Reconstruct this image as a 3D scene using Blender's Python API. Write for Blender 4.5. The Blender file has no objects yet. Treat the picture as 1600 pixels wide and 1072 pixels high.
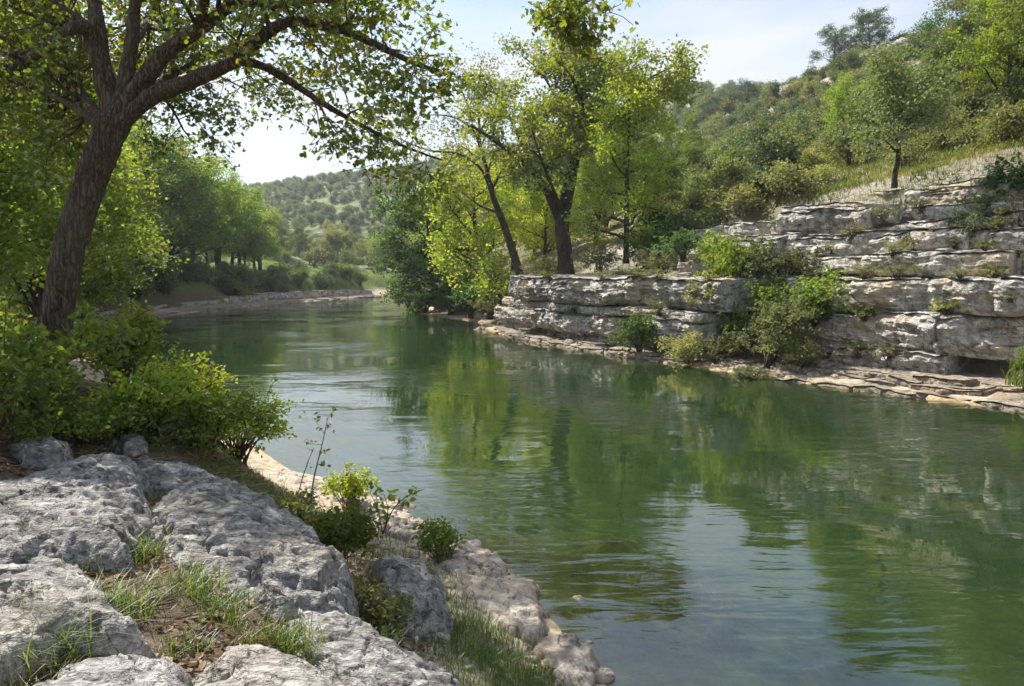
import bpy, math, random
import numpy as np
from mathutils import Vector

# ------------------------------------------------------------------ camera, sky, sun, exposure
sc = bpy.context.scene
COL = sc.collection
FPX = 1256.0                       # focal length in pixels of the 1600 px wide photograph
EYE = 3.0                          # metres above the water
PITCH = math.radians(4.82)
cam_d = bpy.data.cameras.new('camera'); cam = bpy.data.objects.new('camera', cam_d); COL.objects.link(cam)
cam.location = (0, 0, EYE); cam.rotation_euler = (math.pi / 2 - PITCH, 0, 0)
cam_d.sensor_width = 36.0; cam_d.lens = 36.0 * FPX / 1600; cam_d.clip_start = 0.05; cam_d.clip_end = 6000
sc.camera = cam

SUN_AZ, SUN_EL = math.radians(-44), math.radians(50)
SUN_DIR = Vector((math.sin(SUN_AZ) * math.cos(SUN_EL), math.cos(SUN_AZ) * math.cos(SUN_EL), math.sin(SUN_EL)))
sl = bpy.data.lights.new('sun', 'SUN'); sl.energy = 5.0; sl.angle = math.radians(0.6); sl.color = (1.0, 0.93, 0.82)
so = bpy.data.objects.new('sun', sl); COL.objects.link(so); so.rotation_euler = SUN_DIR.to_track_quat('Z', 'Y').to_euler()
so.location = (0, 0, 60)

W = bpy.data.worlds.new('World'); sc.world = W; W.use_nodes = True
wn, wl = W.node_tree.nodes, W.node_tree.links
sky = wn.new('ShaderNodeTexSky'); sky.sky_type = 'NISHITA'; sky.sun_disc = False
sky.sun_elevation = SUN_EL; sky.sun_rotation = SUN_AZ; sky.air_density = 1.0; sky.dust_density = 1.2; sky.ozone_density = 1.0
tc = wn.new('ShaderNodeTexCoord'); mp = wn.new('ShaderNodeMapping'); mp.inputs['Scale'].default_value = (1.6, 1.0, 5.5)
mp.inputs['Rotation'].default_value = (0, math.radians(12), 0)
nz = wn.new('ShaderNodeTexNoise'); nz.inputs['Scale'].default_value = 1.35; nz.inputs['Detail'].default_value = 5; nz.inputs['Roughness'].default_value = 0.52
nz.inputs['Distortion'].default_value = 0.35
rp = wn.new('ShaderNodeValToRGB'); rp.color_ramp.elements[0].position = 0.42; rp.color_ramp.elements[0].color = (0.10, 0.10, 0.10, 1)
rp.color_ramp.elements[1].position = 0.62; rp.color_ramp.elements[1].color = (0.95, 0.95, 0.95, 1)
mx = wn.new('ShaderNodeMix'); mx.data_type = 'RGBA'; mx.inputs['B'].default_value = (5.0, 5.2, 5.55, 1)
wl.new(tc.outputs['Generated'], mp.inputs['Vector']); wl.new(mp.outputs[0], nz.inputs['Vector']); wl.new(nz.outputs['Fac'], rp.inputs[0])
wl.new(rp.outputs[0], mx.inputs['Factor']); wl.new(sky.outputs[0], mx.inputs['A'])
wl.new(mx.outputs['Result'], wn['Background'].inputs['Color']); wn['Background'].inputs['Strength'].default_value = 0.10

vs = sc.view_settings; vs.view_transform = 'Standard'; vs.look = 'None'; vs.exposure = 0.88; vs.gamma = 1.0; vs.use_curve_mapping = False
sc.render.engine = 'CYCLES'
cy = sc.cycles; cy.max_bounces = 10; cy.diffuse_bounces = 5; cy.glossy_bounces = 3; cy.transmission_bounces = 5
cy.transparent_max_bounces = 12; cy.volume_bounces = 0; cy.use_denoising = True; cy.caustics_reflective = False; cy.caustics_refractive = False
cy.sample_clamp_indirect = 8; cy.use_adaptive_sampling = True; cy.adaptive_threshold = .03

# ------------------------------------------------------------------ numeric helpers
RS = np.random.RandomState
_perm = RS(7).permutation(256).astype(np.int64); _perm = np.concatenate([_perm, _perm, _perm])
_g3 = RS(8).normal(size=(256, 3)); _g3 /= np.linalg.norm(_g3, axis=1)[:, None]

def perlin(p):
    p = np.asarray(p, float); i = np.floor(p).astype(np.int64); f = p - i; i &= 255
    u = f * f * f * (f * (f * 6 - 15) + 10); r = 0
    for dx in (0, 1):
        for dy in (0, 1):
            for dz in (0, 1):
                h = _perm[_perm[_perm[i[:, 0] + dx] + i[:, 1] + dy] + i[:, 2] + dz]
                g = _g3[h]
                d = g[:, 0] * (f[:, 0] - dx) + g[:, 1] * (f[:, 1] - dy) + g[:, 2] * (f[:, 2] - dz)
                w = (u[:, 0] if dx else 1 - u[:, 0]) * (u[:, 1] if dy else 1 - u[:, 1]) * (u[:, 2] if dz else 1 - u[:, 2])
                r = r + d * w
    return r * 1.5

def fbm(p, o=4, g=0.5, l=2.03):
    p = np.asarray(p, float); a, s = 1.0, 0
    for k in range(o):
        s = s + a * perlin(p + 17.3 * k); a *= g; p = p * l
    return s

def ridged(p, o=3):
    p = np.asarray(p, float); a, s = 1.0, 0
    for k in range(o):
        s = s + a * (1 - 2 * np.abs(perlin(p + 31.7 * k))); a *= 0.5; p = p * 2.1
    return s

def sstep(a, b, x):
    t = np.clip((x - a) / (b - a), 0, 1); return t * t * (3 - 2 * t)

cp, sp = math.cos(PITCH), math.sin(PITCH)
def ray(px, py):
    xr, yr = (px - 800) / FPX, (536 - py) / FPX
    return np.array([xr, cp + yr * sp, -sp + yr * cp])

def at(px, py, d):                 # world point seen at that place of the photograph, d metres ahead
    r = ray(px, py); return np.array([0, 0, EYE]) + r * (d / r[1])

def on(px, py, z=0.0):             # where that sight line meets the level z
    r = ray(px, py); return np.array([0, 0, EYE]) + r * ((z - EYE) / r[2])

# ------------------------------------------------------------------ mesh helpers
def mesh(name, V, polys, mats, smooth=True, attrs=None):
    """polys: list of (faces array n x k, material index)"""
    me = bpy.data.meshes.new(name); V = np.asarray(V, np.float32)
    me.vertices.add(len(V)); me.vertices.foreach_set('co', V.ravel())
    loops, tot, mi = [], [], []
    for F, m in polys:
        F = np.asarray(F, np.int32)
        if len(F) == 0: continue
        loops.append(F.ravel()); tot.append(np.full(len(F), F.shape[1], np.int32)); mi.append(np.full(len(F), m, np.int32))
    loops, tot, mi = np.concatenate(loops), np.concatenate(tot), np.concatenate(mi)
    me.loops.add(len(loops)); me.loops.foreach_set('vertex_index', loops)
    me.polygons.add(len(tot)); st = np.zeros(len(tot), np.int32); st[1:] = np.cumsum(tot)[:-1]
    me.polygons.foreach_set('loop_start', st); me.polygons.foreach_set('material_index', mi)
    me.polygons.foreach_set('use_smooth', np.full(len(tot), smooth))
    for m in mats: me.materials.append(m)
    for k, a in (attrs or {}).items():
        at_ = me.attributes.new(k, 'FLOAT', 'POINT'); at_.data.foreach_set('value', np.asarray(a, np.float32))
    me.update(calc_edges=True); me.validate()
    return me

def link(name, me, parent=None, loc=None):
    o = bpy.data.objects.new(name, me); COL.objects.link(o)
    if parent: o.parent = parent
    if loc is not None: o.location = loc
    return o

def tag(o, label=None, cat=None, group=None, kind=None):
    if label: o['label'] = label
    if cat: o['category'] = cat
    if group: o['group'] = group
    if kind: o['kind'] = kind
    return o

def grid_faces(n, m, wrap=False):
    i, j = np.meshgrid(np.arange(n - 1), np.arange(m if wrap else m - 1), indexing='ij')
    i, j = i.ravel(), j.ravel(); j2 = (j + 1) % m
    return np.stack([i * m + j, i * m + j2, (i + 1) * m + j2, (i + 1) * m + j], 1)

class Geo:
    def __init__(s): s.V, s.P, s.A, s.n = [], [], [], 0
    def add(s, V, F, m=0, a=0.0):
        V = np.asarray(V, float); s.V.append(V); s.P.append((np.asarray(F) + s.n, m))
        s.A.append(np.broadcast_to(np.asarray(a, float), (len(V),)).copy()); s.n += len(V)
    def mesh(s, name, mats, smooth=True): return mesh(name, np.concatenate(s.V), s.P, mats, smooth, {'rnd': np.concatenate(s.A)})

def tube(pts, rad, k=7):
    pts = np.asarray(pts, float); rad = np.asarray(rad, float); n = len(pts)
    t = np.gradient(pts, axis=0); t /= np.linalg.norm(t, axis=1)[:, None] + 1e-9
    a = np.array([1.0, 0, 0]) if abs(t[0][0]) < .8 else np.array([0, 1.0, 0])
    U = []
    for i in range(n):
        a = a - t[i] * a.dot(t[i]); a = a / (np.linalg.norm(a) + 1e-9); U.append(a)
    U = np.array(U); B = np.cross(t, U); th = np.arange(k) * 2 * math.pi / k
    V = pts[:, None] + rad[:, None, None] * (np.cos(th)[None, :, None] * U[:, None] + np.sin(th)[None, :, None] * B[:, None])
    return V.reshape(-1, 3), grid_faces(n, k, True)

def resample(pts, step):
    pts = np.asarray(pts, float); d = np.r_[0, np.cumsum(np.linalg.norm(np.diff(pts[:, :3], axis=0), axis=1))]
    n = max(3, int(d[-1] / step) + 1); s = np.linspace(0, d[-1], n)
    # smooth (Catmull-Rom)
    out = []
    for q in s:
        i = min(max(np.searchsorted(d, q) - 1, 0), len(pts) - 2); t = (q - d[i]) / max(d[i + 1] - d[i], 1e-9)
        p0, p1, p2, p3 = pts[max(i - 1, 0)], pts[i], pts[i + 1], pts[min(i + 2, len(pts) - 1)]
        out.append(.5 * ((2 * p1) + (-p0 + p2) * t + (2 * p0 - 5 * p1 + 4 * p2 - p3) * t * t + (-p0 + 3 * p1 - 3 * p2 + p3) * t ** 3))
    return np.array(out)

# ------------------------------------------------------------------ materials
def mat(name):
    m = bpy.data.materials.new(name); m.use_nodes = True; nt = m.node_tree; nt.nodes.clear()
    out = nt.nodes.new('ShaderNodeOutputMaterial')
    return m, nt.nodes, nt.links, out

def N(nodes, t, **kw):
    n = nodes.new('ShaderNode' + t)
    for k, v in kw.items():
        if k in n.inputs: n.inputs[k].default_value = v
        else: setattr(n, k, v)
    return n

def ramp(nodes, links, src, stops):
    r = nodes.new('ShaderNodeValToRGB'); e = r.color_ramp.elements
    while len(e) < len(stops): e.new(0.5)
    for q, (p, c) in zip(e, stops): q.position = p; q.color = (*c, 1) if len(c) == 3 else c
    links.new(src, r.inputs[0]); return r.outputs[0]

def mixc(nodes, links, f, a, b, mode='MIX'):
    m = nodes.new('ShaderNodeMix'); m.data_type = 'RGBA'; m.blend_type = mode
    for s, k in ((f, 'Factor'), (a, 'A'), (b, 'B')):
        inp = [i for i in m.inputs if i.name == k and (i.type == ('VALUE' if k == 'Factor' else 'RGBA'))][0]
        if hasattr(s, 'is_linked'): links.new(s, inp)
        elif k == 'Factor': inp.default_value = s
        else: inp.default_value = (*s, 1)
    return [o for o in m.outputs if o.type == 'RGBA'][0]

def noise(nodes, links, vec, scale, detail=4, rough=.55, dist=0.0):
    n = N(nodes, 'TexNoise', Scale=scale, Detail=detail, Roughness=rough, Distortion=dist); links.new(vec, n.inputs['Vector']); return n.outputs['Fac']

def math_(nodes, links, op, a, b=None, clamp=False):
    m = nodes.new('ShaderNodeMath'); m.operation = op; m.use_clamp = clamp
    for i, s in enumerate((a, b)):
        if s is None: continue
        if hasattr(s, 'is_linked'): links.new(s, m.inputs[i])
        else: m.inputs[i].default_value = s
    return m.outputs[0]

def leaf_mat(name, cols, trans=0.42, tcol=(1.38, 1.45, .5), hue=.05, val=.25, rough=.5, gl=.28):
    m, n, l, out = mat(name)
    a = N(n, 'Attribute', attribute_name='rnd')
    cols = [tuple(min(.5, 1.45 * v_) for v_ in q) for q in cols]; trans = min(.6, trans + .10)
    c = ramp(n, l, a.outputs['Fac'], [(i / (len(cols) - 1), q) for i, q in enumerate(cols)])
    oi = N(n, 'ObjectInfo')
    hs = N(n, 'HueSaturation'); l.new(c, hs.inputs['Color'])
    l.new(math_(n, l, 'ADD', math_(n, l, 'MULTIPLY', oi.outputs['Random'], hue), .5 - hue / 2), hs.inputs['Hue'])
    r2 = math_(n, l, 'FRACT', math_(n, l, 'MULTIPLY', oi.outputs['Random'], 13.7))
    l.new(math_(n, l, 'ADD', math_(n, l, 'MULTIPLY', r2, val * 2), 1 - val), hs.inputs['Value'])
    d = N(n, 'BsdfDiffuse'); l.new(hs.outputs[0], d.inputs['Color'])
    t = N(n, 'BsdfTranslucent'); l.new(mixc(n, l, 1.0, hs.outputs[0], tcol, 'MULTIPLY'), t.inputs['Color'])
    mx_ = N(n, 'MixShader'); mx_.inputs[0].default_value = trans; l.new(d.outputs[0], mx_.inputs[1]); l.new(t.outputs[0], mx_.inputs[2])
    g = N(n, 'BsdfGlossy', Roughness=rough); g.inputs['Color'].default_value = (.9, .95, 1, 1)
    fr = N(n, 'Fresnel', IOR=1.4); m2 = N(n, 'MixShader'); l.new(math_(n, l, 'MULTIPLY', fr.outputs[0], gl), m2.inputs[0])
    l.new(mx_.outputs[0], m2.inputs[1]); l.new(g.outputs[0], m2.inputs[2]); l.new(m2.outputs[0], out.inputs['Surface'])
    return m

LEAF = {
    'sycamore': leaf_mat('leaf_sycamore', [(.072, .105, .019), (.102, .138, .023), (.138, .156, .027), (.20, .165, .03)], .50, hue=0, val=0),
    'green': leaf_mat('leaf_green', [(.058, .100, .020), (.085, .135, .024), (.120, .165, .028), (.165, .18, .032)], .45),
    'bright': leaf_mat('leaf_bright', [(.080, .125, .02), (.120, .17, .025), (.165, .20, .03), (.22, .215, .036)], .48, hue=.04),
    'yellow': leaf_mat('leaf_yellow', [(.11, .17, .022), (.17, .23, .028), (.235, .27, .032), (.30, .275, .036)], .48, hue=.03),
    'gold': leaf_mat('leaf_gold', [(.085, .11, .022), (.13, .14, .025), (.19, .17, .03), (.21, .14, .03)], .45, hue=.02),
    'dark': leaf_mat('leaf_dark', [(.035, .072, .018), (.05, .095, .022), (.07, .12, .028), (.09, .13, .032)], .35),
    'olive': leaf_mat('leaf_olive', [(.074, .090, .038), (.102, .118, .047), (.135, .143, .057), (.168, .158, .064)], .32, hue=.05),
    'juniper': leaf_mat('leaf_juniper', [(.046, .068, .034), (.064, .090, .042), (.086, .112, .050), (.11, .128, .056)], .22, hue=.04),
    'pale': leaf_mat('leaf_pale', [(.11, .13, .055), (.15, .165, .065), (.20, .20, .085), (.25, .23, .11)], .35, hue=.04),
    'hill': leaf_mat('leaf_hill', [(.068, .084, .036), (.098, .114, .045), (.132, .140, .056), (.17, .162, .068)], .34, hue=.04),
    'weed': leaf_mat('leaf_weed', [(.055, .075, .024), (.08, .10, .03), (.11, .125, .038), (.15, .145, .05)], .35, hue=.02, val=.1, gl=.04),
    'grass': leaf_mat('leaf_grass', [(.05, .085, .02), (.07, .115, .025), (.10, .135, .03), (.16, .15, .055)], .4, hue=.02, val=.1, gl=.06),
    'dry': leaf_mat('leaf_dry_grass', [(.075, .09, .03), (.11, .115, .04), (.16, .145, .06), (.21, .18, .08)], .35, hue=.02, val=.1, gl=.05),
    'litter': leaf_mat('leaf_litter', [(.07, .045, .028), (.12, .075, .045), (.18, .12, .075), (.26, .20, .14)], .12, hue=0, val=0),
}

def bark_mat(name, c0, c1, sc_=1.0):
    m, n, l, out = mat(name)
    t = N(n, 'TexCoord'); mp_ = N(n, 'Mapping'); mp_.inputs['Scale'].default_value = (9 * sc_, 9 * sc_, 1.6 * sc_); l.new(t.outputs['Object'], mp_.inputs[0])
    a = noise(n, l, mp_.outputs[0], 2.2, 4, .6, .6); b = noise(n, l, t.outputs['Object'], 1.3, 3)
    a = math_(n, l, 'ABSOLUTE', math_(n, l, 'SUBTRACT', a, .5))
    c = ramp(n, l, a, [(.0, c0), (.03, tuple(.65 * x + .35 * y for x, y in zip(c0, c1))), (.11, c1), (.2, tuple(1.2 * y for y in c1))])
    c = mixc(n, l, math_(n, l, 'MULTIPLY', ramp(n, l, b, [(.45, (0, 0, 0)), (.7, (1, 1, 1))]), .45), c, (.16, .17, .13))
    p = N(n, 'BsdfPrincipled', Roughness=.9); p.inputs['Specular IOR Level'].default_value = .2; l.new(c, p.inputs['Base Color'])
    bm = N(n, 'Bump', Strength=1.0, Distance=.16 / sc_); l.new(a, bm.inputs['Height']); l.new(bm.outputs[0], p.inputs['Normal']); l.new(p.outputs[0], out.inputs[0])
    return m

BARK = bark_mat('bark_brown', (.028, .022, .016), (.215, .165, .12), 1.5)
BARK_D = bark_mat('bark_dark', (.03, .025, .02), (.12, .10, .085), .7)
TWIG = bark_mat('bark_twig', (.06, .045, .03), (.17, .13, .10), 2.0)

def rock_mat(name, light=(.46, .44, .41), dark=(.15, .145, .14), buff=(.45, .36, .25), bump=.03, s=1.0, lam=False, stri=False):
    m, n, l, out = mat(name)
    g = N(n, 'NewGeometry'); P = g.outputs['Position']
    a = noise(n, l, P, 1.1 * s, 3, .6); b = noise(n, l, P, 5.5 * s, 4, .68, .4); d = noise(n, l, P, 26 * s, 3, .7); e = noise(n, l, P, .55 * s, 2)
    c = ramp(n, l, b, [(.30, dark), (.46, tuple(.62 * x for x in light)), (.60, light), (.8, tuple(min(.7, 1.22 * x) for x in light))])
    c = mixc(n, l, ramp(n, l, a, [(.5, (0, 0, 0)), (.72, (.75, .75, .75))]), c, dark)
    c = mixc(n, l, ramp(n, l, e, [(.48, (0, 0, 0)), (.66, (.7, .7, .7))]), c, buff)
    c = mixc(n, l, .5, c, ramp(n, l, d, [(.3, (.5, .5, .5)), (.62, (1.2, 1.2, 1.2))]), 'MULTIPLY')
    cv = math_(n, l, 'ABSOLUTE', math_(n, l, 'SUBTRACT', noise(n, l, P, 1.5 * s, 3, .6, .8), .5))
    c = mixc(n, l, ramp(n, l, cv, [(.0, (.8, .8, .8)), (.014, (0, 0, 0))]), c, (.05, .045, .04))
    if lam:
        mq = N(n, 'Mapping'); mq.inputs['Scale'].default_value = (2.6, 2.6, .30); l.new(P, mq.inputs[0])
        c = mixc(n, l, ramp(n, l, noise(n, l, mq.outputs[0], 1.0, 3, .6), [(.52, (0, 0, 0)), (.68, (.7, .7, .7))]), c, tuple(.75 * x for x in dark))
    else:
        c = mixc(n, l, ramp(n, l, noise(n, l, P, 9, 3, .7, .5), [(.60, (0, 0, 0)), (.66, (.55, .55, .55))]), c, (.60, .59, .55))
        c = mixc(n, l, ramp(n, l, noise(n, l, P, 3.1, 3, .7, .5), [(.56, (0, 0, 0)), (.66, (.65, .65, .65))]), c, (.10, .10, .085))
    # water stain: damp rock just above the river level
    z = N(n, 'SeparateXYZ'); l.new(P, z.inputs[0])
    wet = math_(n, l, 'SUBTRACT', .20, math_(n, l, 'ADD', z.outputs[2], math_(n, l, 'MULTIPLY', b, .18)))
    c = mixc(n, l, math_(n, l, 'MULTIPLY', wet, 5.0, True), c, (.15, .105, .06))
    p = N(n, 'BsdfPrincipled', Roughness=.88); p.inputs['Specular IOR Level'].default_value = .25; l.new(c, p.inputs['Base Color'])
    h = math_(n, l, 'ADD', math_(n, l, 'MULTIPLY', b, .7), math_(n, l, 'MULTIPLY', d, .35))
    if lam:
        mp_ = N(n, 'Mapping'); mp_.inputs['Scale'].default_value = (1.2, 1.2, 14); l.new(P, mp_.inputs[0])
        h = math_(n, l, 'ADD', h, math_(n, l, 'MULTIPLY', noise(n, l, mp_.outputs[0], 1.6, 3, .6), .9))
    if stri:
        mp_ = N(n, 'Mapping'); mp_.inputs['Rotation'].default_value = (.3, .2, .75); mp_.inputs['Scale'].default_value = (3.2, 13, 13); l.new(P, mp_.inputs[0])
        st = noise(n, l, mp_.outputs[0], 1.5, 4, .7, .5); h = math_(n, l, 'ADD', h, math_(n, l, 'MULTIPLY', st, .9))
        c2 = mixc(n, l, 1.0, c, ramp(n, l, st, [(.34, (.42, .40, .40)), (.47, (.9, .9, .9)), (.62, (1.12, 1.12, 1.12))]), 'MULTIPLY'); l.new(c2, p.inputs['Base Color'])
    bm = N(n, 'Bump', Strength=1.0, Distance=bump); l.new(h, bm.inputs['Height']); l.new(bm.outputs[0], p.inputs['Normal']); l.new(p.outputs[0], out.inputs[0])
    return m

ROCK = rock_mat('limestone_grey', (.43, .42, .405), (.15, .147, .145), (.40, .36, .31), .05, 1.35, stri=True)
SHORE_ROCK = rock_mat('limestone_shore', (.56, .49, .41), (.27, .21, .165), (.52, .42, .32), .03, 1.2)
CLIFF = rock_mat('limestone_cliff', (.55, .525, .48), (.17, .16, .145), (.50, .41, .29), .045, .75, True)
SHELF = rock_mat('limestone_shelf', (.44, .385, .31), (.19, .15, .115), (.40, .31, .215), .045, 1.2, stri=True)

# ------------------------------------------------------------------ river outline (plan view, water level = 0)
LEFT = [np.array([26., -70]), np.array([9., -16]), np.array([3.6, -1]), np.array([1.75, 3.3])] + [on(*q)[:2] for q in
        [(948, 1072), (905, 1020), (868, 975), (815, 905), (765, 870), (700, 838), (640, 806), (590, 775), (535, 752), (455, 735), (385, 690), (300, 640), (220, 592),
         (150, 560), (105, 535), (130, 516), (205, 504), (260, 494), (330, 484), (450, 473), (540, 467), (598, 463.5)]] + [np.array([-19.5, 128.]), np.array([-17, 140.])]
RIGHT = [np.array([-12.5, 139.]), np.array([-11.5, 120.]), np.array([-11, 95.]), np.array([-9.2, 78])] + [on(*q)[:2] for q in
         [(648, 488), (690, 496), (748, 502), (762, 515), (830, 534), (900, 545), (960, 554), (1050, 568), (1150, 582), (1250, 596), (1400, 616), (1600, 641)]] + \
        [np.array([12.8, 14.]), np.array([16., 7.]), np.array([22., -6]), np.array([36., -30]), np.array([48., -70])]
SHORE = np.array(LEFT + RIGHT); NL = len(LEFT)
SEG_A, SEG_B = SHORE, np.roll(SHORE, -1, axis=0)

def river_dist(x, y):
    """signed distance to the shore (negative in the water), and whether the nearest shore is the cliff side"""
    x, y = np.asarray(x, float), np.asarray(y, float)
    best = np.full(x.shape, 1e9); side = np.zeros(x.shape, int); inside = np.zeros(x.shape, bool)
    for k, (a, b) in enumerate(zip(SEG_A, SEG_B)):
        d = b - a; L2 = d.dot(d); t = np.clip(((x - a[0]) * d[0] + (y - a[1]) * d[1]) / L2, 0, 1)
        q = np.hypot(x - a[0] - t * d[0], y - a[1] - t * d[1])
        if k != len(SHORE) - 1:
            m = q < best; best = np.where(m, q, best); side = np.where(m, 1 if k >= NL else 0, side)
        cr = ((a[1] > y) != (b[1] > y)) & (x < (b[0] - a[0]) * (y - a[1]) / (b[1] - a[1] + 1e-12) + a[0])
        inside ^= cr
    return np.where(inside, -best, best), side

# land heights away from the water: (x, y, z)
CTRL = [(-2.3, 4.5, 1.32), (-2.55, 5.4, 1.30), (-2.1, 3.5, 1.26), (-1.5, 3.8, 1.20), (-.9, 3, 1.1), (-1.9, 5.6, 1.12), (-3.4, 6.6, 1.30), (-5.2, 9, 1.7), (-4, 4.5, 1.5), (-8, 8, 2.0), (-6, 3, 1.8), (-3, 0, 1.4), (0, 0, 1.3), (0, -5, 1.5),
        (-10, -10, 2.5), (-7, 13, 1.5), (-12, 17, 1.6), (-20, 20, 2.2), (-27, 32, 2.2), (-34, 55, 2.8), (-36, 80, 3.4), (-31, 100, 2.9), (-25, 112, 2.2), (-24, 135, 2.2), (-60, 50, 5),
        (-70, 110, 7), (-110, 60, 12), (-80, -30, 8), (0, -60, 6), (-50, 160, 6), (-18, 160, 2.2)]
CTRL += [tuple(at(*q)) for q in [(762, 440, 52), (820, 440, 46), (885, 428, 41), (980, 418, 39), (1050, 402, 37), (1100, 345, 36), (1200, 318, 32), (1300, 312, 28.5), (1398, 289, 25.5), (1500, 262, 25),
         (1600, 238, 25), (1180, 290, 45), (1350, 225, 45), (1500, 205, 42), (1250, 205, 75), (1100, 250, 80), (960, 300, 90), (850, 350, 90), (1450, 150, 70), (1600, 110, 60),
         (1030, 208, 190), (1150, 178, 160), (1300, 122, 118), (1450, 88, 98), (1600, 66, 88), (1180, 240, 95), (1750, 40, 85),
         (400, 300, 470), (520, 284, 450), (640, 270, 430), (800, 240, 380), (920, 215, 280), (240, 330, 520), (480, 400, 250), (600, 395, 240), (700, 385, 220), (300, 405, 260)]]
CTRL += [(18, 10, 6.5), (30, 10, 10), (30, -20, 10), (60, 20, 22), (80, 60, 34), (120, 90, 40), (140, 200, 48), (60, 300, 70), (-100, 600, 62), (60, 600, 85), (-300, 500, 55), (400, 300, 60),
         (300, 0, 45), (100, -80, 25), (-300, 200, 30), (-250, -100, 20), (0, -300, 20), (700, 700, 80), (-700, 700, 60), (0, 1500, 70), (-1500, 0, 30), (1500, 0, 60), (0, -1500, 30), (-6, 75, 3.5), (-8, 100, 2.5), (2, 110, 7), (-5, 150, 5)]
CTRL = np.array(CTRL)
def _phi(r): return -np.sqrt(r * r + 4.0)
_K = _phi(np.hypot(CTRL[:, None, 0] - CTRL[None, :, 0], CTRL[:, None, 1] - CTRL[None, :, 1])) + np.eye(len(CTRL)) * 0.05 * 0
_n = len(CTRL); _M = np.zeros((_n + 1, _n + 1)); _M[:_n, :_n] = _K; _M[_n, :_n] = 1; _M[:_n, _n] = 1
_w = np.linalg.solve(_M, np.r_[CTRL[:, 2], 0])
def land(x, y):
    r = np.full(x.shape, _w[-1])
    for k in range(_n): r = r + _w[k] * _phi(np.hypot(x - CTRL[k, 0], y - CTRL[k, 1]))
    return r

def ground_z(x, y, fine=True):
    x, y = np.atleast_1d(np.asarray(x, float)), np.atleast_1d(np.asarray(y, float))
    d, side = river_dist(x, y); L = np.maximum(land(x, y), .35)
    r = np.hypot(x, y); P = np.stack([x, y, 0 * x], 1)
    rough = fbm(P / 6.0, 4) * np.clip(r / 60, .06, 1.2) * .5 + fbm(P / 45.0, 3) * np.clip((r - 60) / 120, 0, 1) * 3.2
    if fine: rough = rough + .05 * fbm(P / .5 + 9, 4) * np.clip(1.6 - r / 25, 0, 1)
    # cliff side: steep step hidden inside the rock beds; the inset grows to the near end
    ext = 1.7 * sstep(-1.5, -9.0, y - 33.0)
    rz = .10 + .05 * np.clip(d, 0, 2) + (np.minimum(L, 2.75) - .15) * sstep(1.3 + ext, 2.7 + ext, d) + np.maximum(L - 2.75, 0) * sstep(2.8 + ext, 6.5 + ext, d)
    nearl = sstep(14, 10, y)
    lz_near = .06 * np.clip(d, 0, 1) + .16 * np.clip(d - .2, 0, 1.2) + (L - .25) * sstep(.9, 2.9, d)
    lz_far = .10 * np.clip(d, 0, 2.2) + (L - .22) * sstep(2.0, 5.5, d)
    lz = nearl * lz_near + (1 - nearl) * lz_far
    out = np.where(side == 1, rz, lz) + rough * np.clip((d - .3) / 3, 0.08, 1)
    dep = -d
    shelf = np.where(side == 1, sstep(0, 3.5, dep) * 1.3 + sstep(2, 9, dep) * 1.0, sstep(0, 3.0, dep) * .75 + sstep(1.6, 7.5, dep) * 1.6)
    bed = -shelf + .22 * fbm(P / 1.6 + 4, 4) * sstep(.15, 2.0, dep)
    # pale shoal that rises close to the surface at the near edge of the pool
    sh = on(1075, 1062)[:2]; q = np.hypot((x - sh[0]) / 1.0, (y - sh[1]) / .42)
    bed = np.maximum(bed, -.10 - .5 * np.clip(q - .75, 0, 3))
    # submerged ledge reaching out from the near shore
    lg = on(905, 880)[:2]; q = np.hypot((x - lg[0]) / 1.6, (y - lg[1]) / 2.2) + .22 * fbm(P / .7, 3); ledge_z = -.10 - .09 * np.clip(dep, 0, 2) - .10 * np.clip(fbm(P / .35 + 3, 3), -1, 1) - 2.2 * np.clip(q - .85, 0, 2)
    bed = np.where(side == 0, np.maximum(bed, ledge_z), bed)
    return np.where(d < 0, np.minimum(bed, -.10 * np.clip(dep, 0, .3)), np.maximum(out, .07 * np.clip(d, 0, 1)))

# ------------------------------------------------------------------ ground: one sheet, finer near the viewer
ang = np.concatenate([np.linspace(-180, -52, 44, endpoint=False), np.linspace(-52, 50, 420, endpoint=False), np.linspace(50, 180, 44, endpoint=False)])
rr = np.concatenate([[.02], np.geomspace(.4, 30, 210), np.geomspace(30.6, 160, 120), np.geomspace(163, 1200, 56)])
A, R_ = np.meshgrid(np.radians(ang), rr, indexing='ij'); gx, gy = (R_ * np.sin(A)).ravel(), (R_ * np.cos(A)).ravel()
gz = ground_z(gx, gy)
dd, sd = river_dist(gx, gy)
F = grid_faces(len(ang), len(rr)); i0 = np.arange(len(rr) - 1)
F = np.concatenate([F, np.stack([(len(ang) - 1) * len(rr) + i0, (len(ang) - 1) * len(rr) + i0 + 1, i0 + 1, i0], 1)])

m, n, l, out = mat('ground_earth'); GROUND = m
g = N(n, 'NewGeometry'); P = g.outputs['Position']
b1 = noise(n, l, P, .9, 4, .65); b2 = noise(n, l, P, 7, 5, .75); b4 = noise(n, l, P, .12, 2, .6); b5 = noise(n, l, P, .5, 3, .6, .6)
soil = ramp(n, l, b2, [(.3, (.055, .040, .030)), (.5, (.115, .085, .062)), (.72, (.20, .155, .115))])
soil = mixc(n, l, ramp(n, l, b1, [(.5, (0, 0, 0)), (.68, (.7, .7, .7))]), soil, (.075, .085, .035))
hill = ramp(n, l, b1, [(.28, (.075, .085, .032)), (.48, (.125, .12, .055)), (.62, (.20, .17, .10)), (.76, (.36, .32, .26))])
hill = mixc(n, l, ramp(n, l, b4, [(.46, (0, 0, 0)), (.60, (.85, .85, .85))]), hill, ramp(n, l, b2, [(.3, (.24, .21, .18)), (.6, (.46, .43, .39))]))
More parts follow.
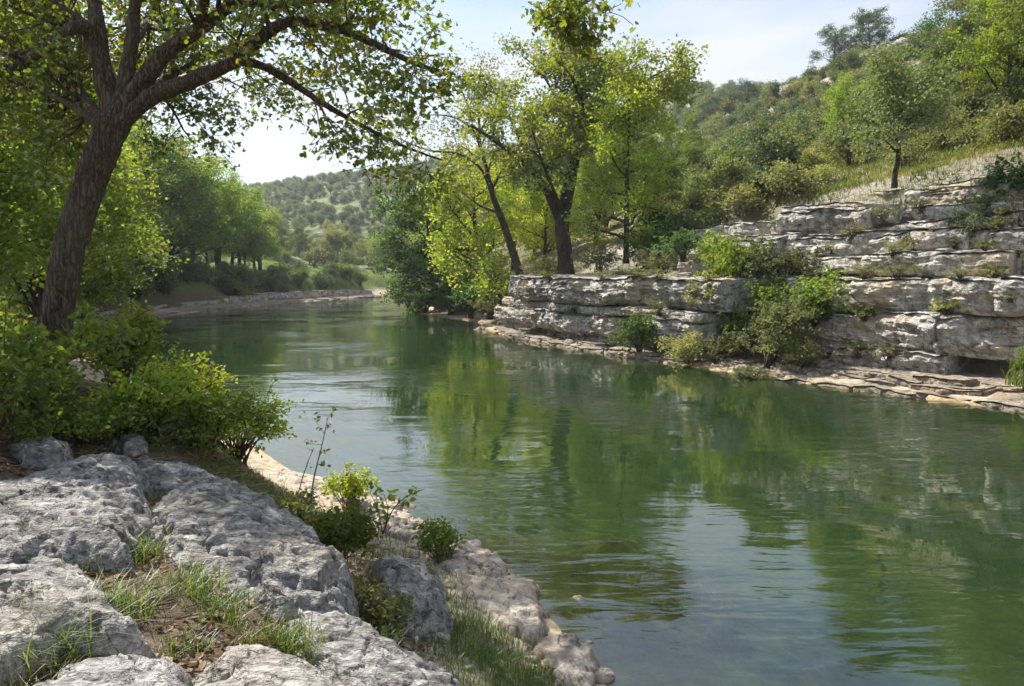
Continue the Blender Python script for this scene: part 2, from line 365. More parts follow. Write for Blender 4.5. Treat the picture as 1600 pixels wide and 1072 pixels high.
meadow = ramp(n, l, b1, [(.3, (.065, .10, .028)), (.55, (.12, .155, .042)), (.75, (.22, .21, .08))])
strip = ramp(n, l, b2, [(.30, (.12, .085, .055)), (.45, (.36, .295, .22)), (.62, (.54, .47, .385))])
bed = ramp(n, l, b5, [(.32, (.07, .055, .02)), (.45, (.22, .155, .05)), (.58, (.38, .27, .10)), (.72, (.48, .40, .22))])
bed = mixc(n, l, .85, bed, ramp(n, l, b2, [(.3, (.5, .5, .45)), (.62, (1.15, 1.15, 1.1))]), 'MULTIPLY')
def A_(k): return N(n, 'Attribute', attribute_name=k).outputs['Fac']
c = mixc(n, l, A_('hill'), soil, hill); c = mixc(n, l, A_('meadow'), c, meadow); c = mixc(n, l, A_('strip'), c, strip); bed = mixc(n, l, A_('amber'), bed, mixc(n, l, .8, ramp(n, l, b5, [(.36, (.16, .11, .03)), (.5, (.52, .36, .11)), (.66, (.66, .50, .20))]), ramp(n, l, b2, [(.3, (.4, .4, .4)), (.6, (1.15, 1.15, 1.1))]), 'MULTIPLY')); c = mixc(n, l, A_('bed'), c, bed)
p = N(n, 'BsdfPrincipled', Roughness=.95); p.inputs['Specular IOR Level'].default_value = .15; l.new(c, p.inputs['Base Color'])
bm = N(n, 'Bump', Strength=1, Distance=.035); l.new(b2, bm.inputs['Height']); l.new(bm.outputs[0], p.inputs['Normal']); l.new(p.outputs[0], out.inputs[0])

strip_a = sstep(2.6, 1.3, dd) * (dd > -.5) * np.where(sd == 1, 1, .95)
meadow_a = sstep(85, 95, gy) * sstep(165, 150, gy) * sstep(-60, -45, gx) * sstep(-13, -17, gx) * (dd > 2.2)
hill_a = np.maximum(((sd == 1) & (dd > 2)).astype(float), sstep(120, 160, np.hypot(gx, gy)))
meadow_a = np.maximum(meadow_a, .75 * ((sd == 0) & (gx < -12)) * sstep(26, 32, gy) * sstep(3.2, 4.6, dd))
gm = mesh('ground', np.stack([gx, gy, gz], 1), [(F, 0)], [GROUND], True,
          {'amber': ((sd == 0) & (gy < 16)) * sstep(-3.6, -2.2, dd), 'bed': sstep(.12, -.15, dd), 'strip': strip_a, 'meadow': meadow_a, 'hill': hill_a})
ground = tag(link('ground', gm), 'limestone river valley floor with banks and wooded hillsides', kind='structure')

# ------------------------------------------------------------------ water: a body of clear green water with a rippled surface
m, n, l, out = mat('river_water'); WATER = m
g = N(n, 'NewGeometry'); P = g.outputs['Position']
mp1 = N(n, 'Mapping'); mp1.inputs['Scale'].default_value = (.30, 1, 1); mp1.inputs['Rotation'].default_value = (0, 0, math.radians(-10)); l.new(P, mp1.inputs[0])
mp2 = N(n, 'Mapping'); mp2.inputs['Scale'].default_value = (.22, 1, 1); mp2.inputs['Rotation'].default_value = (0, 0, math.radians(6)); l.new(P, mp2.inputs[0])
w1 = noise(n, l, mp1.outputs[0], 3.3, 3, .5, .3); w2 = noise(n, l, mp2.outputs[0], 1.0, 2, .4, .4); w3 = noise(n, l, mp2.outputs[0], 9.0, 1, .4)
mk = ramp(n, l, noise(n, l, P, .16, 3, .5), [(.44, (.10, .10, .10)), (.60, (1, 1, 1))])
h = math_(n, l, 'ADD', math_(n, l, 'MULTIPLY', w1, .020), math_(n, l, 'MULTIPLY', w2, .017))
h = math_(n, l, 'ADD', h, math_(n, l, 'MULTIPLY', w3, .0012))
bm = N(n, 'Bump', Strength=1.0, Distance=1.0); l.new(math_(n, l, 'MULTIPLY', h, mk), bm.inputs['Height'])
fr = N(n, 'Fresnel', IOR=1.85); l.new(bm.outputs[0], fr.inputs['Normal'])
gl = N(n, 'BsdfGlossy', Roughness=.008); l.new(bm.outputs[0], gl.inputs['Normal']); gl.inputs['Color'].default_value = (1, 1, 1, 1)
tr = N(n, 'BsdfTransparent'); df = N(n, 'BsdfDiffuse'); df.inputs['Color'].default_value = (.074, .150, .058, 1)
mxa = N(n, 'MixShader'); mxa.inputs[0].default_value = .22; l.new(tr.outputs[0], mxa.inputs[1]); l.new(df.outputs[0], mxa.inputs[2])
mxb = N(n, 'MixShader'); l.new(fr.outputs[0], mxb.inputs[0]); l.new(mxa.outputs[0], mxb.inputs[1]); l.new(gl.outputs[0], mxb.inputs[2]); l.new(mxb.outputs[0], out.inputs['Surface'])
va = N(n, 'VolumeAbsorption', Density=.36); va.inputs['Color'].default_value = (.34, .66, .28, 1); l.new(va.outputs[0], out.inputs['Volume'])
try: m.cycles.homogeneous_volume = True
except Exception: pass
bxv = np.array([(x, y, z) for z in (-7, 0) for (x, y) in ((-90, -90), (90, -90), (90, 150), (-90, 150))], float)
water = link('water', mesh('water', bxv, [(np.array([(3, 2, 1, 0), (4, 5, 6, 7), (0, 1, 5, 4), (1, 2, 6, 5), (2, 3, 7, 6), (3, 0, 4, 7)]), 0)], [WATER], False))
tag(water, 'calm emerald green river pool with fine ripples', kind='structure')

# ------------------------------------------------------------------ limestone beds of the cliff and the ledges
def shoreline(pts, step=.05):
    q = resample(np.array([np.r_[p, 0] for p in pts]), step)[:, :2]
    return q
CS = shoreline(RIGHT[6:-3]); CSL = np.r_[0, np.cumsum(np.linalg.norm(np.diff(CS, axis=0), axis=1))]
_pr = []
for q in CS: _pr.append(800 + FPX * q[0] / (q[1] * cp + EYE * sp))       # where along the photo's width a shore point is seen
_pr = np.array(_pr)
def s_of(px, inset=0.):
    C, nn = curve_at(CSL); q = C + nn * inset; pr = 800 + FPX * q[:, 0] / (np.maximum(q[:, 1], 2) * cp + EYE * sp)
    return CSL[np.argmin(np.abs(pr - px))]
def curve_at(s, CS=CS, CSL=CSL):
    x, y = np.interp(s, CSL, CS[:, 0]), np.interp(s, CSL, CS[:, 1])
    e = 1.2; tx = np.interp(s + e, CSL, CS[:, 0]) - np.interp(s - e, CSL, CS[:, 0]); ty = np.interp(s + e, CSL, CS[:, 1]) - np.interp(s - e, CSL, CS[:, 1])
    k = np.hypot(tx, ty) + 1e-9; return np.stack([x, y], 1), np.stack([-ty / k, tx / k], 1)

def bed_block(s0, s1, za, zb, inset, back=2.6, seed=0, amp=.13, step=.055, dz0=0., dz1=0., curve=curve_at, sgn=1, slope=.05, mat_=None):
    """one block of a limestone bed between two joints: rounded, pitted front, flat worn top"""
    ns = max(8, int((s1 - s0) / step)); s = np.linspace(s0, s1, ns)
    C, n2 = curve(s); n2 = n2 * sgn
    ht = zb - za; nf = max(6, int(ht / (step * .8))); nb = 14
    # profile (offset from the face into the land, height fraction): back top -> front -> back bottom
    tb = np.linspace(1, 0, nb)[:-1] ** 1.6
    prof = [(back * t, 1 - .0 * t) for t in tb] + [(0, 1 - k / (nf - 1)) for k in range(nf)] + [(back * t, 0) for t in np.linspace(0, 1, 6)[1:] ** 1.5]
    prof = np.array(prof); isface = (prof[:, 0] == 0)
    rnd = RS(seed)
    tt = (s - s0) / (s1 - s0); endr = np.minimum(s - s0, s1 - s)
    endin = (.04 + .08 * rnd.rand()) * np.clip(1 - endr / (.10 + .16 * rnd.rand()), 0, 1) ** 1.6   # ends worn back at the joints
    sb = seed // 31
    wob = .11 * perlin(np.stack([s / 3.7, 0 * s, 0 * s], 1)) + .05 * perlin(np.stack([s / 1.1, 0 * s + 3, 0 * s], 1))
    inw = .34 * perlin(np.stack([s / 3.3, 0 * s + sb * 1.7, 0 * s], 1)) + .2 * perlin(np.stack([s / 1.2, 0 * s + sb * 2.9, 0 * s], 1))
    O = prof[None, :, 0] + endin[:, None] * (prof[None, :, 0] < back * .5)
    fz = prof[None, :, 1] + 0 * O
    dz = (dz0 + (dz1 - dz0) * tt)[:, None]
    Z = za + fz * (ht + dz) + slope * O * (fz > .5) + wob[:, None]
    corner = np.where(isface, (np.abs(prof[:, 1] - .5) * 2) ** 4, 0)
    O = O + corner[None] * min(.22, ht * .3)
    base = C[:, None, :] + n2[:, None, :] * (inset + O + inw[:, None] * (prof[None, :, 0] < back * .6))[..., None]
    V = np.concatenate([base, Z[..., None]], 2).reshape(-1, 3)
    Q = V + np.array([seed * 3.1, 0, 0])
    d = 1.0 * amp * fbm(Q * np.array([1, 1, 1.7]) / 1.3, 3) + .3 * amp * ridged(Q * np.array([1, 1, 2.2]) / .6 + 5, 3) + .26 * amp * fbm(Q * np.array([1, 1, 1.8]) / .19, 3)
    ss = np.repeat(s, len(prof)); wv = fbm(Q / .5, 2); hs = lambda a, b: ((np.sin(a * 127.1 + b * 311.7 + seed) * 43758.5453) % 1.0)
    for rh, cw, ka in ((.42, 1.5, .55), (.16, .55, .22)):                                   # layers broken into short steps
        row = np.floor((V[:, 2] + .05 * wv + hs(seed, rh) * .3) / rh); col = np.floor((ss + hs(row, 7.0) * 9 + .22 * wv * cw) / cw); d = d + ka * amp * (hs(row, col) - .5) * 1.5
    d = d + (.4 * amp * perlin(Q * np.array([.5, .5, 6.0])) + .15 * amp * perlin(Q * np.array([.7, .7, 15.0])))                                # thin bedding
    d = d - 2.1 * amp * np.clip(perlin(Q * np.array([1.2, 1.2, .35]) + 40) - .30, 0, 1)     # vertical clefts
    w = np.where(prof[:, 0] < .6, 1, .25)[None, :] + 0 * O
    nn = np.repeat(n2[:, None, :], len(prof), 1).reshape(-1, 2)
    V[:, :2] -= nn * (d * w.ravel())[:, None]
    V[:, 2] += (fbm(Q / .8 + 77, 4) * .09 * np.where(fz > .6, 1, .35).ravel() * min(1, ht * 1.6))
    F = grid_faces(ns, len(prof))
    k = len(prof); capA = np.arange(k)[::-1][None]; capB = ((ns - 1) * k + np.arange(k))[None]
    me = bpy.data.meshes.new('rock_bed')
    me = mesh('rock_bed', V, [(F, 0), (capA, 0), (capB, 0)], [mat_ or CLIFF], False)
    return me

def course(parent, px0, px1, za, zb, inset, cuts, seed, name='rock_bed', inset1=None, dz=(0, 0), **kw):
    """a run of blocks along the bank between two photo positions, parted by joints"""
    s0, s1 = s_of(px0, inset), s_of(px1, inset if inset1 is None else inset1); c = [0] + sorted(cuts) + [1]
    for k in range(len(c) - 1):
        a, b = s0 + (s1 - s0) * c[k], s0 + (s1 - s0) * c[k + 1]
        rn = RS(seed * 31 + k); i_ = inset + ((inset1 - inset) * (c[k] + c[k + 1]) / 2 if inset1 is not None else 0)
        d0, d1 = dz[0] + (dz[1] - dz[0]) * c[k], dz[0] + (dz[1] - dz[0]) * c[k + 1]
        o = link(name, bed_block(a - .05, b + .05, za + rn.uniform(-.02, .02), zb + rn.uniform(-.04, .05), i_ + rn.uniform(-.12, .14), seed=seed * 31 + k, dz0=d0, dz1=d1, **kw), parent)

cliff = bpy.data.objects.new('limestone_cliff', None); COL.objects.link(cliff); tag(cliff, 'layered pale limestone cliff along the far bank', 'cliff')
# far run below the two big trees
course(cliff, 764, 1085, -.35, .16, -.15, [.22, .45, .72], 1, 'rock_shelf', inset1=.1, back=3, amp=.09, slope=-.0, mat_=SHELF)
course(cliff, 772, 1090, .05, .62, 1.25, [.25, .6], 2, amp=.14)
course(cliff, 778, 1095, .55, 1.42, .55, [.2, .36, .7], 3, amp=.17)
course(cliff, 784, 1100, 1.44, 1.80, .72, [.3, .42, .8], 4, amp=.10)
course(cliff, 796, 1120, 1.82, 2.88, .62, [.1, .48, .75], 5, amp=.17)
# recess in the middle, set back behind the shrubs
course(cliff, 1080, 1345, .6, 1.75, 2.3, [.3, .62], 6, amp=.2)
course(cliff, 1085, 1350, 1.8, 2.95, 2.6, [.5], 7, amp=.2)
course(cliff, 1060, 1350, 3.0, 3.55, 3.1, [.6], 8, amp=.16)
# near run
course(cliff, 1140, 1620, -.4, .12, -.1, [.14, .3, .5, .68, .84], 9, 'rock_shelf', back=3.2, amp=.10, mat_=SHELF)
course(cliff, 1235, 1640, .02, .34, 1.0, [.18, .37, .6, .8], 10, 'rock_shelf', inset1=1.5, back=3.4, amp=.14, mat_=SHELF)
course(cliff, 1290, 1480, .25, .86, 1.9, [.5], 11, inset1=2.2, amp=.18)
course(cliff, 1470, 1680, .1, .85, 3.7, [.45], 12, amp=.2)
course(cliff, 1325, 1720, .86, 1.95, 2.15, [.44], 13, amp=.19, back=4)
course(cliff, 1330, 1720, 1.98, 2.92, 2.3, [.7], 14, amp=.19, back=4)
course(cliff, 1338, 1560, 2.95, 3.62, 2.9, [.55], 15, amp=.16, back=4)
course(cliff, 1545, 1720, 2.95, 3.5, 3.8, [.5], 16, amp=.16, back=4)
# upper tier: many thin broken slabs stepping back up the slope
rn = RS(303)
course(cliff, 1180, 1430, 3.45, 4.2, 4.1, [.4], 18, amp=.26, back=4)
course(cliff, 1400, 1720, 3.4, 4.0, 4.7, [.5], 21, amp=.26, back=4)
course(cliff, 1040, 1215, 3.35, 3.95, 3.9, [.55], 17, amp=.2, dz=(-.5, .4), back=3)
for j in range(24):
    px = rn.uniform(1130, 1640); top = np.interp(px, [1100, 1200, 1300, 1400, 1500, 1640], [4.1, 5.15, 5.65, 5.95, 6.2, 6.3]); kk = np.interp(px, [1130, 1250, 1400, 1600], [.45, .6, 1.1, 1.6])
    z = rn.uniform(3.6, top - .2); th = rn.uniform(.3, .7); L = rn.uniform(3.0, 7.0); ins = 3.75 + (z - 3.4) * kk + rn.uniform(-.22, .3); sc0 = s_of(px, ins)
    link('rock_slab', bed_block(sc0 - L / 2, sc0 + L / 2, z - .12, min(z + th, top), ins, seed=900 + j * 7, amp=rn.uniform(.12, .22), back=2.6, dz0=rn.uniform(-.1, .1), dz1=rn.uniform(-.1, .1), slope=.04), cliff)
# broken thin slabs on the faces and along the water
for j in range(26):
    px = rn.uniform(800, 1640); L = rn.uniform(.8, 2.4); sc0 = s_of(px); z = rn.uniform(.05, .2); ins = rn.uniform(.3, 1.4)
    link('rock_slab', bed_block(sc0 - L / 2, sc0 + L / 2, z - .2, z + rn.uniform(.08, .26), ins, seed=1300 + j * 5, amp=.12, back=rn.uniform(.7, 1.6), dz0=rn.uniform(-.08, .08), dz1=rn.uniform(-.08, .08), slope=-.02, mat_=SHELF), cliff)

# low ledge of the meadow bank
LSH = shoreline(LEFT[19:27], .1); LSL = np.r_[0, np.cumsum(np.linalg.norm(np.diff(LSH, axis=0), axis=1))]
def lcurve(s): return curve_at(s, LSH, LSL)
ledge = bpy.data.objects.new('limestone_ledge', None); COL.objects.link(ledge); tag(ledge, 'low pale limestone ledge below the meadow at the bend', 'ledge')
tot = LSL[-1]; k = 0
for a, b, z0, z1, ins in [(.08, .15, .1, .55, 2.6), (.19, .28, .05, .5, 2.5), (.31, .40, .1, .6, 2.6), (.40, .5, .1, .85, 2.3), (.5, .61, .1, 1.0, 2.1), (.61, .7, .1, 1.05, 2.1), (.70, .80, .1, 1.0, 2.0), (.80, .88, .1, .85, 2.0), (.88, .95, .05, .6, 2.1)]:
    link('rock_bed', bed_block(tot * a, tot * b, z0, z1, ins, seed=500 + k, amp=.16, step=.16, back=4, curve=lcurve, slope=.03), ledge); k += 1
for a, b in [(.0, .22), (.21, .45), (.44, .7), (.69, .97)]:
    link('rock_shelf', bed_block(tot * a, tot * b, -.3, .13, .1, seed=520 + k, amp=.14, step=.2, back=3, curve=lcurve, slope=.05, mat_=SHELF), ledge); k += 1

bpy.context.view_layer.update(); _dg = bpy.context.evaluated_depsgraph_get()
def hit(px, py):
    r = ray(px, py); ok, p, *_ = sc.ray_cast(_dg, (0, 0, EYE), Vector(r).normalized()); return np.array(p)
LEDGE_SPOTS = [hit(*q) for q in [(1352, 436), (1400, 434), (1445, 432), (1500, 436), (1555, 434), (1430, 392), (1490, 388), (1540, 392), (1380, 345), (1440, 330), (1500, 350), (1545, 320), (1300, 395), (1330, 372), (1395, 400), (1250, 352), (1580, 470), (1480, 492), (1390, 560), (940, 437), (990, 436), (1030, 437), (860, 440), (900, 490), (1030, 490), (1560, 360), (1590, 400), (1350, 500), (1340, 555)]]

# ------------------------------------------------------------------ leaves
KITE = (np.array([(0, 0, 0), (-.36, .45, .10), (0, 1.0, -.06), (.36, .45, .10)]), np.array([(0, 2, 1), (0, 3, 2)]))
OVAL = (np.array([(0, 0, 0), (-.30, .28, .07), (-.28, .66, .06), (0, 1.0, -.10), (.28, .66, .06), (.30, .28, .07)]), np.array([(0, 3, 2), (0, 2, 1), (0, 5, 4), (0, 4, 3)]))
LOBED = (np.array([(0, .05, 0), (-.30, .0, .05), (-.50, .34, .04), (-.24, .40, .07), (-.30, .78, .0), (0, 1.0, -.08), (.30, .78, .0), (.24, .40, .07), (.50, .34, .04), (.30, .0, .05)]),
         np.array([(0, 2, 1), (0, 3, 2), (0, 5, 3), (3, 5, 4), (0, 7, 5), (7, 6, 5), (0, 8, 7), (0, 9, 8)]))
FROND = (np.array([(0, 0, 0), (-.13, .5, .05), (0, 1.0, -.05), (.13, .5, .05)]), np.array([(0, 2, 1), (0, 3, 2)]))

def leaves(geo, C, size, rn, tpl=KITE, up=.55, m=1, rnd=None, droop=0.0):
    C = np.asarray(C, float); k = len(C)
    if k == 0: return
    nrm = rn.normal(size=(k, 3)); nrm /= np.linalg.norm(nrm, axis=1)[:, None]; nrm[:, 2] = np.abs(nrm[:, 2]) * .8 + up; nrm /= np.linalg.norm(nrm, axis=1)[:, None]
    t = rn.normal(size=(k, 3)); t[:, 2] -= droop; t -= nrm * (t * nrm).sum(1)[:, None]; t /= np.linalg.norm(t, axis=1)[:, None]
    b = np.cross(t, nrm); sz = (size * rn.uniform(.62, 1.25, k))[:, None]
    T, F = tpl
    V = C[:, None] + sz[..., None] * (T[None, :, 0:1] * b[:, None] + T[None, :, 1:2] * t[:, None] + T[None, :, 2:3] * nrm[:, None])
    F = (F[None] + (np.arange(k) * len(T))[:, None, None]).reshape(-1, 3)
    a = rn.rand(k) if rnd is None else np.clip(rnd, 0, 1)
    geo.add(V.reshape(-1, 3), F, m, np.repeat(a, len(T)))

# ------------------------------------------------------------------ branching
def nrmz(v): return v / (np.linalg.norm(v) + 1e-9)
def grow(rn, out, start, d, L, r, lvl, P):
    k = max(4, int(L / P['seg'])); pts = [np.array(start, float)]; d = nrmz(np.array(d, float))
    for i in range(k):
        d = nrmz(d + rn.normal(0, P['wob'], 3) + np.array([0, 0, P['up'][min(lvl, len(P['up']) - 1)]])); pts.append(pts[-1] + d * L / k)
    pts = np.array(pts); t = np.linspace(0, 1, len(pts)); rad = r * (1 - .78 * t)
    out.append((pts, rad, lvl)); kids(rn, out, pts, rad, L, lvl, P)

def kids(rn, out, pts, rad, L, lvl, P, t0=None, count=None):
    if lvl >= P['max']: return
    k = count if count is not None else P['k'][lvl]; lo = P['t0'][lvl] if t0 is None else t0
    for j in range(k):
        t = lo + (1 - lo) * (j + rn.uniform(.1, .9)) / k; q = t * (len(pts) - 1); i = min(int(q), len(pts) - 2); p = pts[i] + (pts[i + 1] - pts[i]) * (q - i)
        ax = nrmz(pts[i + 1] - pts[i]); az = rn.uniform(0, 2 * math.pi) if lvl else (j * 2.4 + rn.uniform(-.5, .5))
        u = nrmz(np.cross(ax, [.31, .87, .38])); v = np.cross(ax, u); an = math.radians(rn.uniform(*P['ang'][lvl]))
        d = ax * math.cos(an) + (u * math.cos(az) + v * math.sin(az)) * math.sin(an)
        L2 = P['len'][lvl] * rn.uniform(.7, 1.25) * (1.15 - P['taper'][lvl] * t)
        r2 = min(np.interp(q, np.arange(len(rad)), rad) * .62, P['rad'][lvl] * rn.uniform(.8, 1.2))
        grow(rn, out, p, d, L2, r2, lvl + 1, P)

def build_tree(name, br, P, rn, bark, leafm, tpl=KITE, hero=False, extra=None):
    """returns (trunk mesh, crown mesh) from the grown branches"""
    g = Geo()
    for pts, rad, lvl in br:
        ks = {0: 14, 1: 8, 2: 5}.get(lvl, 3)
        if lvl >= 3 and not hero and P.get('thin', True): ks = 3
        if hero and lvl <= 1:
            pts2 = resample(np.c_[pts, rad], .045 if lvl == 0 else .06); V, F = tube(pts2[:, :3], np.maximum(pts2[:, 3], .004), 72 if lvl == 0 else 32)
            rr_ = np.repeat(pts2[:, 3], 72 if lvl == 0 else 32); cen = np.repeat(pts2[:, :3], 72 if lvl == 0 else 32, 0); nn = V - cen; nn /= np.linalg.norm(nn, axis=1)[:, None] + 1e-9
            Q = V * np.array([1, 1, .22]); d = ridged(Q / .085 + 3, 2) * .17 + fbm(V / .35, 3) * .10
            V = V + nn * (rr_ * d)[:, None]
        else: V, F = tube(pts, np.maximum(rad, .004), ks)
        g.add(V, F, 0)
    tm = g.mesh(name + '_wood', [bark])
    c = Geo(); pts_all, cl = [], []
    for pts, rad, lvl in br:
        if lvl < P['leaf_from']: continue
        L = np.linalg.norm(np.diff(pts, axis=0), axis=1).sum(); k = max(3, int(P['dens'] * L * (1 if lvl == P['max'] else .45)))
        t = (1.08 - .95 * rn.rand(k) ** 1.5) if lvl == P['max'] else rn.uniform(.55, 1.05, k); q = np.clip(t, 0, 1) * (len(pts) - 1)
        base = np.stack([np.interp(q, np.arange(len(pts)), pts[:, j]) for j in range(3)], 1)
        sg = P['sig']; pts_all.append(base + rn.normal(size=(k, 3)) * sg * np.array([1, 1, .7])); cl.append(np.full(k, rn.rand()))
    if extra is not None: pts_all.append(extra); cl.append(rn.rand(len(extra)))
    C = np.concatenate(pts_all); cl = np.concatenate(cl)
    leaves(c, C, P['leaf'], rn, tpl, P.get('lup', .5), 0, .55 * rn.rand(len(C)) + .45 * cl, P.get('droop', .3))
    return tm, c.mesh(name + '_leaves', [leafm], False)

def tree_obj(name, tm, cm, loc, label, cat='tree', group=None, rz=0., sc_=1., leafm=None):
    e = bpy.data.objects.new(name, None); COL.objects.link(e); e.location = loc; e.rotation_euler = (0, 0, rz)
    e.scale = sc_ if hasattr(sc_, '__len__') else (sc_,) * 3
    link('trunk', tm, e); c = link('crown', cm, e)
    if leafm: c.material_slots[0].link = 'OBJECT'; c.material_slots[0].material = leafm
    tag(e, label, cat, group); return e

def gz1(x, y): return float(ground_z(x, y)[0])

# ------------------------------------------------------------------ the big leaning tree on the near bank
rn = RS(11)
PH = dict(seg=.16, wob=.13, up=[.02, .03, .02, -.01, -.02], max=4, k=[0, 8, 6, 4], t0=[.3, .12, .15, .1], ang=[(40, 70), (35, 75), (30, 75), (30, 70)], len=[2, 1.55, .8, .42], taper=[.4, .75, .4, .3],
          rad=[.1, .035, .014, .006], leaf_from=3, dens=30, sig=.075, leaf=.070, lup=.25, droop=.7)
def path(pl): return resample(np.array([at(*q) for q in pl]), .16)
br = []
tr_ = path([(62, 700, 9.0), (72, 600, 9.0), (92, 480, 9.0), (106, 400, 9.0), (138, 290, 9.0), (168, 215, 9.0), (185, 172, 9.0), (190, 150, 9.0)])
rad = np.interp(np.linspace(0, 1, len(tr_)), [0, .12, .3, .55, .8, .93, 1], [.25, .185, .142, .138, .150, .145, .07]); br.append((tr_, rad, 0))
limbs = [([(180, 185, 9.0), (160, 110, 9.05), (152, 40, 9.1), (138, -50, 9.3), (110, -160, 9.6)], .15), ([(188, 170, 9.0), (205, 70, 9.0), (214, -10, 8.9), (240, -120, 8.6), (290, -220, 8.2)], .115),
         ([(190, 180, 9.0), (250, 92, 8.9), (312, 45, 8.8), (372, 0, 8.6), (440, -50, 8.3), (500, -90, 8.1)], .14),
         ([(185, 195, 9.0), (235, 152, 8.9), (300, 126, 8.8), (366, 95, 8.7), (405, 62, 8.6), (450, 34, 8.5), (520, 42, 8.3), (600, 76, 8.2), (650, 100, 8.1), (690, 112, 8.1)], .125),
         ([(366, 95, 8.7), (405, 101, 8.8), (452, 127, 9.0), (512, 166, 9.3), (580, 204, 9.7), (640, 232, 10.0), (690, 250, 10.2)], .062),
         ([(148, 70, 9.05), (125, 40, 8.9), (70, 76, 8.6), (10, 115, 8.3), (-60, 150, 8.0), (-160, 170, 7.7)], .095),
         ([(170, 205, 9.0), (120, 170, 9.8), (60, 140, 10.6), (-10, 120, 11.3)], .07), ([(175, 200, 9.0), (220, 150, 10.0), (300, 100, 11.0), (390, 60, 12.0), (470, 30, 12.6)], .08),
         ([(172, 200, 9.0), (110, 130, 10.6), (40, 70, 12.0), (-40, 40, 13.2)], .08), ([(160, 100, 9.05), (100, 20, 10.4), (40, -30, 11.6), (-60, -60, 12.6)], .08), ([(205, 70, 9.0), (240, 20, 10.6), (260, -30, 12.0), (300, -80, 13.0)], .07),
         ([(310, 46, 8.8), (330, -30, 8.4), (380, -140, 8.0), (460, -240, 7.6)], .07),
         ([(214, -10, 8.9), (280, -60, 9.8), (380, -60, 10.8), (500, -40, 11.6)], .07), ([(138, -50, 9.3), (60, -110, 10.0), (-50, -120, 10.6)], .08),
         ([(372, 0, 8.6), (430, 10, 9.3), (520, 0, 10.0), (600, 15, 10.6)], .055)]
for pl, r in limbs:
    r *= .70; p_ = path(pl); t = np.linspace(0, 1, len(p_)); rd = r * (1 - .80 * t); br.append((p_, rd, 1))
    L = np.linalg.norm(np.diff(p_, axis=0), axis=1).sum()
    kids(rn, br, p_, rd, L, 1, PH if pl[-1][1] < 105 else dict(PH, len=[1, .7, .5, .34], up=[.02, .06, .04, .01, 0]), t0=.34 if r > .064 else .2, count=int(L * (1.7 if pl[-1][0] > 480 else 2.5)))
p_ = path([(440, -50, 8.3), (560, -125, 8.0), (700, -140, 7.9), (800, -90, 7.8), (860, -30, 7.8), (915, 14, 7.8)]); rd = .05 * (1 - .85 * np.linspace(0, 1, len(p_))); br.append((p_, rd, 1))
kids(rn, br, p_, rd, 4, 1, dict(PH, len=[1, .42, .32, .25]), t0=.9, count=4)
tm, cm = build_tree('leaning_tree', br, PH, rn, BARK, LEAF['sycamore'], LOBED, hero=True)
base = at(72, 620, 9.0)
for me in (tm, cm): me.transform(__import__('mathutils').Matrix.Translation(-Vector(base)))
tree_obj('leaning_tree', tm, cm, base, 'big leaning tree with rough brown bark and spreading limbs on the near bank')

# ------------------------------------------------------------------ trees of the far bank, each grown along its own limbs
def hero_far(name, label, d, trunk, r, limbs, P, seed, bark, leafm, dens, tpl=KITE):
    rn = RS(seed); br = []
    t_ = resample(np.array([at(q[0], q[1], d + (q[2] if len(q) > 2 else 0)) for q in trunk]), .4); k = len(t_)
    rd = np.interp(np.linspace(0, 1, k), [0, .06, .5, 1], [r * 1.35, r * 1.05, r * .8, r * .28]); br.append((t_, rd, 0))
    L = np.linalg.norm(np.diff(t_, axis=0), axis=1).sum(); kids(rn, br, t_, rd, L, 0, P)
    for pl, rl in limbs:
        p_ = resample(np.array([at(q[0], q[1], d + q[2]) for q in pl]), .4); tt = np.linspace(0, 1, len(p_)); q_ = rl * (1 - .8 * tt); br.append((p_, q_, 1))
        L = np.linalg.norm(np.diff(p_, axis=0), axis=1).sum(); kids(rn, br, p_, q_, L, 1, P, t0=.25, count=max(5, int(L * dens)))
    tm, cm = build_tree(name, br, P, rn, bark, leafm, tpl)
    b = t_[1]
    for me in (tm, cm): me.transform(__import__('mathutils').Matrix.Translation(-Vector(b)))
    return tree_obj(name, tm, cm, b, label)

PM = dict(seg=.45, wob=.12, up=[.02, .05, .04, .0], max=3, k=[9, 5, 4], t0=[.45, .2, .15], ang=[(35, 65), (35, 70), (30, 70)], len=[2.5, 1.55, .85], taper=[.5, .5, .3], rad=[.09, .035, .015],
          leaf_from=2, dens=62, sig=.26, leaf=.18, lup=.3)
hero_far('forked_tree', 'tall forked tree with wide green crown standing on the cliff top', 41, [(884, 432), (883, 400), (878, 355), (882, 325), (897, 250), (905, 180), (908, 110, 1)], .38,
         [([(877, 350, 0), (856, 302, 0), (830, 265, -.5), (790, 232, -1), (735, 195, -1.5)], .26), ([(884, 322, 0), (902, 242, 0), (958, 187, -1), (1012, 152, -1.5), (1075, 122, -2)], .25),
          ([(897, 250, 0), (880, 180, 1), (850, 120, 2), (820, 90, 2.5)], .14), ([(902, 190, 0), (945, 140, 1.5), (1000, 100, 2.5)], .13), ([(930, 210, 0), (985, 170, -2), (1045, 150, -3)], .11), ([(830, 265, -.5), (800, 190, 1), (765, 130, 2)], .13),
          ([(905, 150, 0), (890, 115, -2), (868, 90, -3)], .10), ([(960, 186, -1), (1005, 130, -2.5), (1050, 105, -3)], .10), ([(878, 330, 0), (850, 260, -3), (830, 200, -4)], .13)],
         PM, 21, BARK_D, LEAF['bright'], 1.6)
PS = dict(PM, dens=24, k=[5, 4, 4], t0=[.5, .2, .1], leaf=.15, sig=.24)
